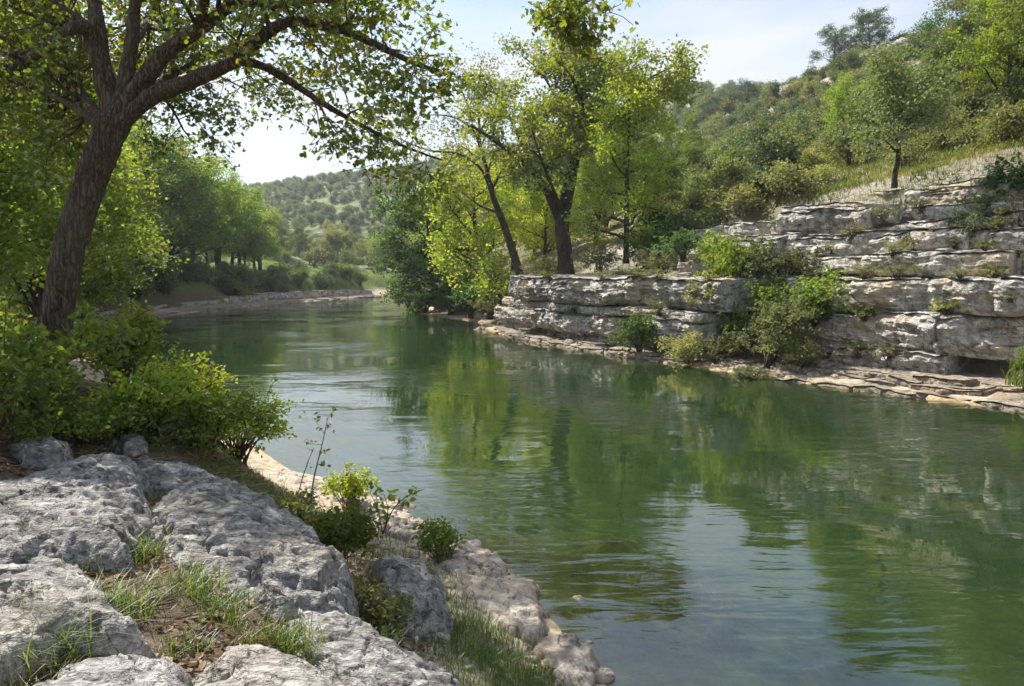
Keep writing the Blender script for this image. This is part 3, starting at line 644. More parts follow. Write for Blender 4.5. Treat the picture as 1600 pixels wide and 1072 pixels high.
hero_far('slender_tree', 'slender dark trunk leaning over the water with sparse golden crown', 45, [(822, 462), (805, 405), (785, 345), (768, 300), (757, 250), (745, 215)], .24,
         [([(768, 300, 0), (750, 262, 0), (715, 240, -.5), (670, 235, -1), (620, 215, -1)], .10), ([(757, 250, 0), (740, 205, 0), (705, 182, -.5), (660, 180, -1)], .09),
          ([(750, 225, 0), (748, 170, .5), (750, 125, 1), (752, 95, 1)], .09), ([(745, 215, 0), (775, 160, 1), (790, 120, 1.5)], .08), ([(742, 190, .5), (725, 150, 0), (712, 120, 0)], .07)],
         PS, 22, BARK_D, LEAF['gold'], 1.7)
PY = dict(PM, k=[24, 4, 4], t0=[.16, .2, .1], ang=[(50, 85), (35, 70), (30, 70)], len=[2.3, 1.0, .55], taper=[.75, .3, .3], dens=52, leaf=.15, sig=.2)
hero_far('yellow_tree', 'narrow yellow green tree with straight thin trunk beside the forked tree', 38, [(978, 412), (979, 340), (980, 260), (984, 170)], .13, [], PY, 23, BARK_D, LEAF['yellow'], 2)
PR = dict(PM, k=[12, 5, 4], t0=[.22, .15, .1], ang=[(40, 85), (35, 75), (30, 70)], len=[3.6, 1.7, .9], taper=[.45, .3, .3], dens=85, leaf=.2, sig=.30)
hero_far('overhanging_tree', 'dense dark green rounded tree overhanging the water at the bend', 62, [(700, 488), (690, 450), (672, 400), (668, 345)], .22,
         [([(695, 470, 0), (730, 420, 0), (745, 380, 1)], .14), ([(690, 455, 0), (650, 430, -1), (620, 410, -2)], .12), ([(690, 460, 0), (715, 400, -2), (720, 350, -2)], .12)], PR, 24, BARK_D, LEAF['dark'], 1.4)
PB = dict(PR, len=[3.0, 1.5, .8], dens=44, leaf=.2)
hero_far('bank_tree', 'yellow leaved tree with low drooping boughs between the dark tree and slender trunk', 51, [(762, 470), (756, 420), (742, 350), (740, 280)], .18,
         [([(760, 440, 0), (730, 410, -1), (705, 400, -2)], .1), ([(757, 450, 0), (770, 430, -3), (775, 440, -5)], .08), ([(750, 380, 0), (715, 340, 0), (690, 300, 0)], .1)], PB, 25, BARK_D, LEAF['yellow'], 1.6)
PL = dict(PM, k=[9, 5, 4], t0=[.30, .2, .1], len=[1.5, .9, .5], dens=60, sig=.16, leaf=.11, wob=.16, seg=.25)
hero_far('lone_tree', 'small olive tree with thin dark trunk alone on the grassy cliff top', 25.5, [(1397, 294), (1399, 268), (1405, 240), (1401, 210), (1410, 165), (1415, 125)], .075,
         [([(1402, 215, 0), (1385, 185, 0), (1365, 150, .3)], .05), ([(1404, 200, 0), (1430, 165, 0), (1452, 130, -.3)], .05), ([(1402, 225, 0), (1370, 205, -.8), (1350, 195, -1.2)], .04), ([(1408, 180, 0), (1390, 130, .8), (1385, 110, 1)], .04),
          ([(1402, 210, 0), (1445, 190, .5), (1460, 180, .8)], .04), ([(1402, 215, 0), (1420, 195, -1), (1440, 170, -1.6)], .04)], PL, 26, BARK_D, LEAF['olive'], 2.6)

# ------------------------------------------------------------------ stock trees (10 m tall, copied) and shrubs
def stock_tree(seed, k0=10, spread=3.4, t0=.25, leaf=.155, dens=72, trunk=7.6, lean=.05):
    rn = RS(seed); br = []
    P = dict(seg=.5, wob=.12, up=[.04, .06, .03, 0], max=3, k=[k0, 5, 4], t0=[t0, .2, .12], ang=[(40, 75), (35, 70), (30, 70)], len=[spread, 1.8, .95], taper=[.55, .35, .3], rad=[.10, .035, .014], leaf_from=2, dens=dens, sig=.22, leaf=leaf, lup=.35)
    grow(rn, br, (0, 0, -.3), (rn.uniform(-lean, lean), rn.uniform(-lean, lean), 1), trunk, .2, 0, dict(P, wob=.05))
    return build_tree('broadleaf', br, P, rn, BARK_D, LEAF['green'])
STOCK = [stock_tree(31), stock_tree(32, 12, 3.0), stock_tree(33, 9, 3.8, .3), stock_tree(34, 11, 3.2, .18), stock_tree(35, 13, 2.6, .15)]

def shrub_mesh(seed, R=1.5, H=2.4, clumps=46, per=42, leaf=.13, leafm=None, tpl=KITE, stems=9, hollow=.45, sig=.22, bark=None, up=.4, spray=0.):
    rn = RS(seed); g = Geo(); C = []; a_ = []
    lob = [(rn.uniform(-.45, .45, 2) * R, rn.uniform(.35, .75) * H, rn.uniform(.5, .8)) for _ in range(5)]
    for i in range(clumps):
        (lx, ly), lz, ls = lob[rn.randint(5)]
        d = nrmz(rn.normal(size=3)); q = np.array([lx, ly, lz]) + d * np.array([R * .62, R * .62, H * .38]) * ls * rn.uniform(hollow, 1) ** .6
        q[2] = max(q[2], .12 * H)
        if spray:
            dv = nrmz(d * np.array([1, 1, .35]) + np.array([0, 0, .45]) + rn.normal(size=3) * .35); tq = rn.uniform(-.3, 1, per); L_ = spray * rn.uniform(.6, 1.3); C.append(q + dv * (tq * L_)[:, None] + np.array([0, 0, -.18]) * (L_ * tq * np.abs(tq))[:, None] + rn.normal(size=(per, 3)) * .035)
            p = np.array([q + dv * t_ * L_ + np.array([0, 0, -.18 * L_ * t_ * abs(t_)]) for t_ in np.linspace(-.4, 1, 6)]); V, F = tube(p, np.linspace(.006, .002, 6), 3); g.add(V, F, 0)
        else: C.append(q + rn.normal(size=(per, 3)) * sig * R / 1.5 * np.array([1, 1, .6]))
        a_.append(np.clip(rn.rand() * .5 + .5 * rn.rand(per), 0, 1))
        if i < stems * 3:
            p = resample(np.array([(rn.normal() * .07, rn.normal() * .07, -.15), np.array([q[0] * .4, q[1] * .4, q[2] * .55]) + rn.normal(size=3) * .06, q]), .25); V, F = tube(p, np.linspace(.03, .008, len(p)) * R / 1.5, 4); g.add(V, F, 0)
    leaves(g, np.concatenate(C), leaf, rn, tpl, up, 1, np.concatenate(a_))
    return g.mesh('shrub', [bark or TWIG, leafm or LEAF['green']], False)

# ------------------------------------------------------------------ wood along the meadow bank
def lpos(yq, off):                 # a place off metres inland of the meadow-side shore at distance yq ahead
    pts = np.array(LEFT[16:]); j = np.argmin(np.abs(pts[:, 1] - yq)); x = np.interp(yq, pts[:, 1], pts[:, 0]) if pts[0, 1] < pts[-1, 1] else pts[j, 0]
    return x - off, yq
rn = RS(77); ORD = ['first', 'second', 'third', 'fourth', 'fifth', 'sixth', 'seventh', 'eighth', 'ninth', 'tenth', 'eleventh', 'twelfth', 'thirteenth', 'fourteenth', 'fifteenth', 'sixteenth', 'seventeenth', 'eighteenth']
front = []
yq = 118.0
while yq > 34: front.append(yq); yq -= 4.0 + 2.0 * rn.rand()
for i, yq in enumerate(front):
    off = (6.5 if yq < 92 else 9.0 + (yq - 92) * .35) + rn.uniform(-1, 1.2); x, y = lpos(yq, off); h = np.interp(yq, [33, 55, 65, 80, 100, 120], [1.4, 1.58, 1.5, 1.3, 1.08, .8]) * rn.uniform(.9, 1.12)
    tm, cm = STOCK[[3, 4, 1, 3, 4][rn.randint(5)]]
    tree_obj('broadleaf_tree', tm, cm, (x, y, gz1(x, y)), 'bright green tree in the bank row, %s from the meadow end of the wood' % (ORD[i] if i < 18 else 'farthest'), group='trees along the meadow bank', rz=rn.uniform(0, 6.28), sc_=(h * 1.22, h * 1.22, h), leafm=LEAF['bright' if rn.rand() < .55 else 'green'])
for row, (off, step, h0) in enumerate([(13, 5.5, 1.15), (21, 6.5, 1.25), (31, 8, 1.3)]):
    yq = 104.0
    while yq > 30:
        x, y = lpos(yq, off + rn.uniform(-2, 2)); h = h0 * rn.uniform(.85, 1.12) * np.interp(yq, [30, 80, 104], [1, .95, .7]); tm, cm = STOCK[rn.randint(5)]
        if abs(x / y) < .82: tree_obj('broadleaf_tree', tm, cm, (x, y, gz1(x, y)), 'green tree deep in the wood behind the row on the meadow bank', group='trees deep in the bank wood', rz=rn.uniform(0, 6.28), sc_=h, leafm=LEAF[['green', 'bright', 'dark'][rn.randint(3)]])
        yq -= step * rn.uniform(.8, 1.2)
for i, (px, d, h, lm, lab) in enumerate([(40, 18, .74, 'bright', 'yellow green tree directly behind the leaning trunk'), (95, 27, .86, 'bright', 'bright tree at the water edge between the leaning trunk and the bank wood'),
        (-60, 22, 1.0, 'green', 'green tree at the picture edge behind the leaning trunk'), (60, 40, 1.15, 'yellow', 'yellowish tall tree behind the leaning trunk'), (-20, 31, 1.1, 'bright', 'tall bright tree behind the lowest limb of the leaning tree'),
        (130, 50, 1.3, 'bright', 'tallest bright tree, seen just past the leaning trunk'), (-110, 13, .72, 'green', 'shaded green tree at the picture edge beside the big bush'), (-30, 48, 1.3, 'yellow', 'tall yellowish tree far behind the limbs of the leaning tree')]):
    q = at(px, 430, d); tm, cm = STOCK[(i * 3 + 1) % 5]
    tree_obj('broadleaf_tree', tm, cm, (q[0], q[1], gz1(q[0], q[1])), lab, rz=i * 1.3, sc_=h, leafm=LEAF[lm])
for i in range(30):                # trees closing the valley beyond the meadow
    px = 395 + i * 9.5 + rn.uniform(-6, 6); d = rn.uniform(150, 215); q = at(px, 430, d); tm, cm = STOCK[rn.randint(5)]; h = rn.uniform(.6, .95)
    tree_obj('valley_tree', tm, cm, (q[0], q[1], gz1(q[0], q[1])), 'small pale green tree beyond the meadow at the foot of the far hill', group='trees closing the valley', rz=rn.uniform(0, 6.28), sc_=(h * 1.2, h * 1.2, h), leafm=LEAF[['green', 'olive', 'bright', 'pale'][rn.randint(4)]])
# trees behind the forked tree
for i, (px, d, h, lm, lab) in enumerate([(700, 72, .80, 'yellow', 'yellow tree behind the dark overhanging tree'), (800, 58, .74, 'bright', 'bright tree filling the gap behind the slender trunk'), (850, 52, .72, 'yellow', 'yellow green tree right behind the forked trunk'),
        (930, 50, .74, 'bright', 'bright tree between the forked tree and the narrow yellow tree'), (1020, 46, .52, 'dark', 'dark small tree beside the narrow yellow tree'), (760, 75, .9, 'olive', 'olive tree farthest back behind the golden crown'),
        (1060, 56, .62, 'green', 'green tree below the hillside scrub, uphill of the narrow yellow tree'), (900, 66, .85, 'green', 'green tree high behind the fork of the big tree')]):
    q = at(px, 430, d); tm, cm = STOCK[(i * 2) % 5]
    tree_obj('broadleaf_tree', tm, cm, (q[0], q[1], gz1(q[0], q[1])), lab, rz=i * 1.9, sc_=h, leafm=LEAF[lm])
# oaks on the slope above the cliff, towards the picture edge
for i, (px, d, h, lm, lab) in enumerate([(1560, 31, .62, 'yellow', 'golden green oak on the slope above the overhanging rock'), (1500, 36, .60, 'olive', 'olive oak on the slope behind the lone tree'), (1640, 29, .66, 'green', 'green oak at the picture edge above the cliff'),
        (1470, 42, .62, 'dark', 'dark oak uphill of the lone tree'), (1590, 42, .7, 'olive', 'olive oak upper row above the golden oak'), (1330, 38, .42, 'bright', 'bright low tree downhill of the lone tree')]):
    q = at(px, 300, d); tm, cm = STOCK[(i * 2 + 1) % 5]
    tree_obj('slope_oak', tm, cm, (q[0], q[1], gz1(q[0], q[1])), lab, rz=i * 2.1, sc_=h, leafm=LEAF[lm])

# ------------------------------------------------------------------ hillside scrub
KINDS = {'juniper': [shrub_mesh(101 + k, 1.7, 2.9, 70, 34, .19, LEAF['juniper'], hollow=.6, sig=.24) for k in range(3)],
         'olive': [shrub_mesh(111 + k, 1.8, 2.8, 60, 30, .20, LEAF['olive'], sig=.26) for k in range(3)],
         'pale': [shrub_mesh(121 + k, 1.5, 2.0, 50, 30, .16, LEAF['pale'], sig=.27) for k in range(2)],
         'green': [shrub_mesh(131 + k, 1.7, 2.7, 60, 30, .19, LEAF['hill'], sig=.26) for k in range(2)]}
HLAB = {'juniper': ('juniper', 'dark green juniper among the scrub of the hillside above the cliff'), 'olive': ('scrub_oak', 'olive scrub oak on the hillside above the cliff'),
        'pale': ('pale_shrub', 'pale dry shrub on the hillside above the cliff'), 'green': ('green_shrub', 'fresh green shrub on the hillside above the cliff')}
rn = RS(5)
def sightline(x, y, z, k=36):       # is the top of something standing there seen over the ground?
    t = np.linspace(.08, .97, k)[None]; X, Y = x[:, None] * t, y[:, None] * t; Z = EYE + (z + 2.2 - EYE)[:, None] * t
    g = ground_z(X.ravel(), Y.ravel(), False).reshape(X.shape); return (g < Z).all(1)
def scatter(x0, x1, y0, y1, sp_):
    X, Y = np.meshgrid(np.arange(x0, x1, sp_), np.arange(y0, y1, sp_)); X = X.ravel() + rn.uniform(-.45, .45, X.size) * sp_; Y = Y.ravel() + rn.uniform(-.45, .45, Y.size) * sp_
    k = (np.abs(X / Y) < .72); X, Y = X[k], Y[k]; d, s = river_dist(X, Y); Z = ground_z(X, Y); return X, Y, Z, d, s
X, Y, Z, d, s = scatter(-14, 110, 26, 150, 2.25)
gap = fbm(np.stack([X / 14, Y / 14, 0 * X], 1), 3)
k = (s == 1) & (d > np.where(X / Y < .40, 7.0, 12.5)) & (gap > -.36) & ((Y < 62) | (rn.rand(len(X)) < .62)) & (X / Y > -.07)
X, Y, Z, gap = X[k], Y[k], Z[k], gap[k]; v = sightline(X, Y, Z); X, Y, Z, gap = X[v], Y[v], Z[v], gap[v]
D = np.hypot(X, Y); order = np.argsort(D); stuff_pts = []
for q, i in enumerate(order):
    u = rn.rand(); low = D[i] < 48
    kd = ('green' if u < .30 else 'pale' if u < .56 else 'olive' if u < .86 else 'juniper') if low else ('juniper' if u < .38 else 'olive' if u < .76 else 'green' if u < .9 else 'pale')
    s_ = rn.uniform(.55, 1.0) * (.85 if low else 1.05); me = KINDS[kd][rn.randint(len(KINDS[kd]))]; rz = rn.uniform(0, 6.28); sz = s_ * rn.uniform(.85, 1.2)
    if q < 200:
        o = link(HLAB[kd][0], me, None, (X[i], Y[i], Z[i] - .05)); o.rotation_euler = (0, 0, rz); o.scale = (s_, s_, sz); tag(o, HLAB[kd][1], 'shrub', HLAB[kd][0].replace('_', ' ') + 's on the hillside')
    else: stuff_pts.append((X[i], Y[i], Z[i] - .05, rz, s_, kd))
X, Y, Z, d, s = scatter(2, 32, 28, 52, 1.75); k = (s == 1) & ((d > np.where(X / Y < .36, 6.2, 11)) | ((d > 8.2) & (rn.rand(len(X)) < .22))) & (X / Y > .18)
X, Y, Z = X[k], Y[k], Z[k]
for i in range(len(X)):
    kd = ['pale', 'green', 'olive', 'pale', 'green', 'olive', 'juniper'][rn.randint(7)]; s_ = rn.uniform(.45, .85); o = link(HLAB[kd][0], KINDS[kd][rn.randint(2)], None, (X[i], Y[i], Z[i] - .05)); o.rotation_euler = (0, 0, rn.uniform(0, 6.28)); o.scale = (s_, s_, s_ * rn.uniform(.9, 1.3))
    tag(o, HLAB[kd][1], 'shrub', HLAB[kd][0].replace('_', ' ') + 's on the hillside')
X, Y, Z, d, s = scatter(-190, 190, 150, 470, 4.8)
gap = fbm(np.stack([X / 30, Y / 30, 0 * X], 1), 4)
k = (gap > -.30) & (d > 25) & (rn.rand(len(X)) < .8 + gap); X, Y, Z = X[k], Y[k], Z[k]; v = sightline(X, Y, Z); X, Y, Z = X[v], Y[v], Z[v]
for x, y, z in zip(X, Y, Z):
    kd = ['juniper', 'juniper', 'olive', 'juniper', 'olive', 'green'][rn.randint(6)]; stuff_pts.append((x, y, z - .1, rn.uniform(0, 6.28), rn.uniform(.75, 1.75), kd))

# the rest of the scrub: one mass of instanced shrubs
tcol = bpy.data.collections.new('scrub_templates'); idx = {}
for kd in ('juniper', 'olive', 'green', 'pale'):
    idx[kd] = []
    for me in KINDS[kd][:2]:
        idx[kd].append(len(tcol.objects)); tcol.objects.link(bpy.data.objects.new('tpl_%02d' % len(tcol.objects), me))
sp_ = np.array([(a[0], a[1], a[2]) for a in stuff_pts])
pm = bpy.data.meshes.new('scrub'); pm.vertices.add(len(sp_)); pm.vertices.foreach_set('co', sp_.astype(np.float32).ravel())
for nm, val in (('rz', [a[3] for a in stuff_pts]), ('sz', [a[4] for a in stuff_pts])): pm.attributes.new(nm, 'FLOAT', 'POINT').data.foreach_set('value', np.array(val, np.float32))
pm.attributes.new('pick', 'INT', 'POINT').data.foreach_set('value', np.array([idx[a[5]][int(a[3] * 7) % 2] for a in stuff_pts], np.int32))
gt = bpy.data.node_groups.new('scrub_scatter', 'GeometryNodeTree')
gt.interface.new_socket('Geometry', in_out='INPUT', socket_type='NodeSocketGeometry'); gt.interface.new_socket('Geometry', in_out='OUTPUT', socket_type='NodeSocketGeometry')
gi, go = gt.nodes.new('NodeGroupInput'), gt.nodes.new('NodeGroupOutput'); ci = gt.nodes.new('GeometryNodeCollectionInfo'); ci.inputs['Collection'].default_value = tcol
ci.inputs['Separate Children'].default_value = True; ci.inputs['Reset Children'].default_value = True
ip = gt.nodes.new('GeometryNodeInstanceOnPoints'); ip.inputs['Pick Instance'].default_value = True
def nattr(nm, dt):
    a = gt.nodes.new('GeometryNodeInputNamedAttribute'); a.data_type = dt; a.inputs['Name'].default_value = nm; return a.outputs['Attribute']
cx = gt.nodes.new('ShaderNodeCombineXYZ'); gt.links.new(nattr('rz', 'FLOAT'), cx.inputs['Z'])
e2r = gt.nodes.new('FunctionNodeEulerToRotation'); gt.links.new(cx.outputs[0], e2r.inputs[0]); gt.links.new(e2r.outputs[0], ip.inputs['Rotation'])
gt.links.new(nattr('sz', 'FLOAT'), ip.inputs['Scale']); gt.links.new(nattr('pick', 'INT'), ip.inputs['Instance Index']); gt.links.new(ci.outputs[0], ip.inputs['Instance'])
gt.links.new(gi.outputs[0], ip.inputs['Points']); gt.links.new(ip.outputs[0], go.inputs[0])
scrub = link('scrub', pm); md = scrub.modifiers.new('scatter', 'NODES'); md.node_group = gt; tag(scrub, 'dense scrub covering the upper and distant hillsides', 'scrub', kind='stuff')

for i in range(64):
    yq = 34 + i * 1.3 + rn.uniform(-.5, .5); x, y = lpos(yq, 3.9 + rn.uniform(-.7, 2.0)); kd = ['green', 'juniper', 'olive'][rn.randint(3)]; s_ = rn.uniform(.6, 1.0)
    o = link('bank_shrub', KINDS[kd][rn.randint(2)], None, (x, y, gz1(x, y) - .05)); o.rotation_euler = (0, 0, rn.uniform(0, 6.28)); o.scale = (s_, s_, s_ * .9); tag(o, 'shaded low shrub under the trees of the meadow bank', 'shrub', 'shrubs under the bank wood')
# open-crowned trees standing on the ridge line
for i, (px, py, d, h, lab) in enumerate([(1305, 112, 116, .72, 'rounded tree on the ridge, lower of the pair'), (1360, 100, 108, .75, 'rounded tree on the ridge, upper of the pair'), (1530, 70, 92, .95, 'wind-swept open tree highest on the ridge'), (1600, 55, 86, .9, 'tree on the ridge at the picture edge'),
        (1165, 160, 158, .7, 'small tree on the lower ridge line'), (1115, 178, 165, .65, 'small tree lowest on the ridge line near the forked crown')]):
    q = at(px, py, d); tm, cm = STOCK[[2, 0, 2, 1, 0, 3][i]]
    tree_obj('ridge_tree', tm, cm, (q[0], q[1], gz1(q[0], q[1]) - .2), lab, rz=i, sc_=(h * 1.25, h * 1.25, h), leafm=LEAF['juniper'])

# ------------------------------------------------------------------ shrubs on the cliff and on its top
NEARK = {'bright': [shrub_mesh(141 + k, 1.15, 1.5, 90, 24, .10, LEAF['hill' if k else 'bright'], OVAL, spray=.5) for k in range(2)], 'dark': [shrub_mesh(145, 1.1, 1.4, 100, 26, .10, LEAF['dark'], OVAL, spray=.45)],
         'pale': [shrub_mesh(147, 1.0, 1.4, 50, 40, .085, LEAF['pale'], OVAL, sig=.2)], 'olive': [shrub_mesh(149, 1.1, 1.4, 80, 26, .09, LEAF['olive'], OVAL, spray=.5)]}
for px, py, d, R, H, kd, lab in [(1148, 478, 27.6, .85, 1.45, 'bright', 'bright leafy shrub climbing the recess of the cliff, highest'), (1160, 545, 26.4, .9, .9, 'bright', 'bright shrub at the foot of the recess under the climbing shrub'),
        (1272, 500, 25.2, 1.05, 1.0, 'bright', 'broad green shrub on the ledge beside the near rock face'), (1225, 530, 24.8, .9, .75, 'bright', 'green shrub low in the recess left of the broad shrub'.replace('left of', 'before')), (1000, 552, 29.0, .85, .95, 'dark', 'dark green shrub hanging at the undercut near the water'),
        (1075, 568, 27.0, .95, .85, 'pale', 'pale feathery shrub at the water edge of the cliff'), (1200, 566, 24.6, .95, 1.0, 'olive', 'dry olive shrub at the foot of the cliff recess'), (1255, 585, 23.4, .5, .5, 'bright', 'small bright bush on the rock shelf by the water'),
        (1105, 500, 27.6, .8, .9, 'bright', 'green shrub spilling down the cliff beside the climbing shrub'), (1190, 500, 26.2, .9, .9, 'bright', 'leafy shrub in the middle of the recess above the dry shrub'), (1310, 470, 25.6, .8, .8, 'bright', 'bright shrub rooted in the joint of the near rock face'), (1130, 420, 29.5, .8, .9, 'bright', 'light green shrub hanging from the rim of the recess'),
        (1230, 570, 24.0, .8, .7, 'pale', 'dry pale bush on the slumped bank in the recess'),
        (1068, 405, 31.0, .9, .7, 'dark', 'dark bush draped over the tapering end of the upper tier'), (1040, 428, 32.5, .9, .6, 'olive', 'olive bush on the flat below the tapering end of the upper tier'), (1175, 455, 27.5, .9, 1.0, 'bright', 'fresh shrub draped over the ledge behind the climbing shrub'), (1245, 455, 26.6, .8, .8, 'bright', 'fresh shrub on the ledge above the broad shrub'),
        (1118, 570, 26.0, .7, .7, 'olive', 'dry bush between the pale shrub and the recess shrubs'), (1565, 395, 22.8, 1.0, 1.0, 'olive', 'scraggly olive shrub on the top bed of the near face'), (1600, 335, 24.2, 1.2, 1.1, 'dark', 'dark shrub on the upper rock at the picture edge'),
        (1520, 345, 24.5, .7, .55, 'pale', 'dry pale shrub on the upper rock slope'), (1565, 265, 27.0, 1.2, 1.3, 'green', 'leafy green shrub beside the slope rock at the picture edge'), (1180, 600, 23.6, .6, .35, 'olive', 'brown matted bush trailing at the waterline'),
        (1600, 605, 18.6, .35, .6, 'bright', 'small bright sprig below the overhang at the picture edge'), (1060, 420, 35.0, 1.3, 1.4, 'dark', 'dark shrub where the lower cliff meets the upper tier'), (1010, 425, 36.5, 1.1, 1.2, 'dark', 'dark shrub at the foot of the narrow yellow tree'),
        (935, 428, 37.5, 1.0, .9, 'olive', 'olive undergrowth bush between the forked and narrow trees'), (850, 440, 41.5, 1.0, .8, 'olive', 'olive bush at the foot of the forked trunk'), (1120, 372, 34.0, 1.2, 1.0, 'green', 'green shrub on the rim above the recess'),
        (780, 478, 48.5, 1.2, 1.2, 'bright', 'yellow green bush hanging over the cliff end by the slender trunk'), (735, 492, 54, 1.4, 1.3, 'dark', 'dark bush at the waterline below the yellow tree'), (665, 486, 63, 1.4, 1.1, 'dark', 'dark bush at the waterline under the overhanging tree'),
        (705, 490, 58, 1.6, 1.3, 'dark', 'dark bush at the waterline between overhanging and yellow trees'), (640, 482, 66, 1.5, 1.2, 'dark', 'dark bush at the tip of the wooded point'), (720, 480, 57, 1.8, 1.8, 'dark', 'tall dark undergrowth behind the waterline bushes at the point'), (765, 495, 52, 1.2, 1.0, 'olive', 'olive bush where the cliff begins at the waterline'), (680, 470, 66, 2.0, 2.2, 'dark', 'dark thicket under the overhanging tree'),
        (1160, 345, 33, 1.4, 1.2, 'pale', 'pale feathery bush on the rim of the upper tier'), (1215, 318, 31.5, 1.3, 1.3, 'pale', 'pale dry bush where the grassy top begins'), (1090, 392, 35, 1.1, 1.0, 'olive', 'olive bush at the end of the upper tier')]:
    L_ = NEARK.get(kd) or KINDS[kd]; me = L_[int(px) % len(L_)]; q = at(px, py, d); k_ = 1.0 if kd in NEARK else .55
    o = link('cliff_shrub', me, None, q); o.rotation_euler = (0, 0, px * .37); o.scale = (R * k_ * 1.15, R * k_ * 1.15, H * k_ * 1.1); tag(o, lab, 'shrub')

WP = [shrub_mesh(151 + k, .8, .9, 40, 16, .075, LEAF[lm], OVAL, spray=.35) for k, lm in enumerate(('pale', 'olive', 'bright'))]; rn = RS(44)
for i, p_ in enumerate(LEDGE_SPOTS):
    o = link('ledge_plant', WP[[0, 1, 2, 1, 0][i % 5]], None, p_); q = rn.uniform(.28, .6); o.scale = (q * 1.4, q * 1.4, q); o.rotation_euler = (0, 0, rn.uniform(0, 6.28)); tag(o, 'small dry plant rooted on a ledge of the cliff', 'plant', 'small plants on the cliff ledges')

# ------------------------------------------------------------------ weathered boulders of the near bank
def boulder_mesh(rad, seed, nq=64, e=.62, amp=.10, strike=.5, pits=.05):
    rad = np.array(rad, float); t = np.linspace(-1, 1, nq); U, V_ = np.meshgrid(t, t, indexing='ij'); U, V_ = np.tan(U.ravel() * math.pi / 4), np.tan(V_.ravel() * math.pi / 4); o = np.ones_like(U)
    faces, verts = [], []
    for k, (a, b, c) in enumerate([(U, V_, o), (V_, U, -o), (o, U, V_), (-o, V_, U), (V_, o, U), (U, -o, V_)]):
        faces.append(grid_faces(nq, nq)[:, ::-1] + k * nq * nq); verts.append(np.stack([a, b, c], 1))
    D = np.concatenate(verts); D /= np.linalg.norm(D, axis=1)[:, None]
    p = 2 / e; q = D / ((np.abs(D) ** p).sum(1) ** (1 / p))[:, None]; Vv = q * rad
    Q = Vv + seed * 13.7; nn = D / rad; nn /= np.linalg.norm(nn, axis=1)[:, None]
    cs, sn = math.cos(strike), math.sin(strike); S = np.stack([Q[:, 0] * cs + Q[:, 1] * sn, -Q[:, 0] * sn + Q[:, 1] * cs, Q[:, 2]], 1)
    d = amp * fbm(Q / .9, 3) * 1.3 + amp * .42 * ridged(Q / .33, 3) + amp * .20 * fbm(Q / .10, 3)
    d = d + amp * .38 * ridged(S * np.array([1.1, 5.2, 4.0]) + 2 * fbm(Q / .6, 2)[:, None] * .25, 2)        # worn bedding edges
    d = d - pits * np.clip(perlin(Q / .11 + 50) - .22, 0, 1) * 2.2 * np.clip(fbm(Q / .5 + 9, 2) + .45, 0, 1) - pits * 1.5 * np.clip(perlin(Q / .27 + 80) - .28, 0, 1) * 2
    d = d - .04 * np.clip(ridged(S * np.array([.9, 2.0, 1.0]) + 33, 1) - .86, 0, 1) * 8                      # cracks
    Vv = Vv + nn * d[:, None]
    # weld the seams of the six patches
    key = np.round(D * 4000).astype(np.int64); _, first, inv = np.unique(key, axis=0, return_index=True, return_inverse=True); inv = inv.ravel()
    return mesh('boulder', Vv[first], [(inv[np.concatenate(faces)], 0)], [ROCK], True)

def poly_dist(x, y, Pg):
    best = np.full(x.shape, 1e9); ins = np.zeros(x.shape, bool)
    for a, b in zip(Pg, np.roll(Pg, -1, 0)):
        d = b - a; t = np.clip(((x - a[0]) * d[0] + (y - a[1]) * d[1]) / d.dot(d), 0, 1); best = np.minimum(best, np.hypot(x - a[0] - t * d[0], y - a[1] - t * d[1]))
        ins ^= ((a[1] > y) != (b[1] > y)) & (x < (b[0] - a[0]) * (y - a[1]) / (b[1] - a[1] + 1e-12) + a[0])
    return np.where(ins, best, -best)

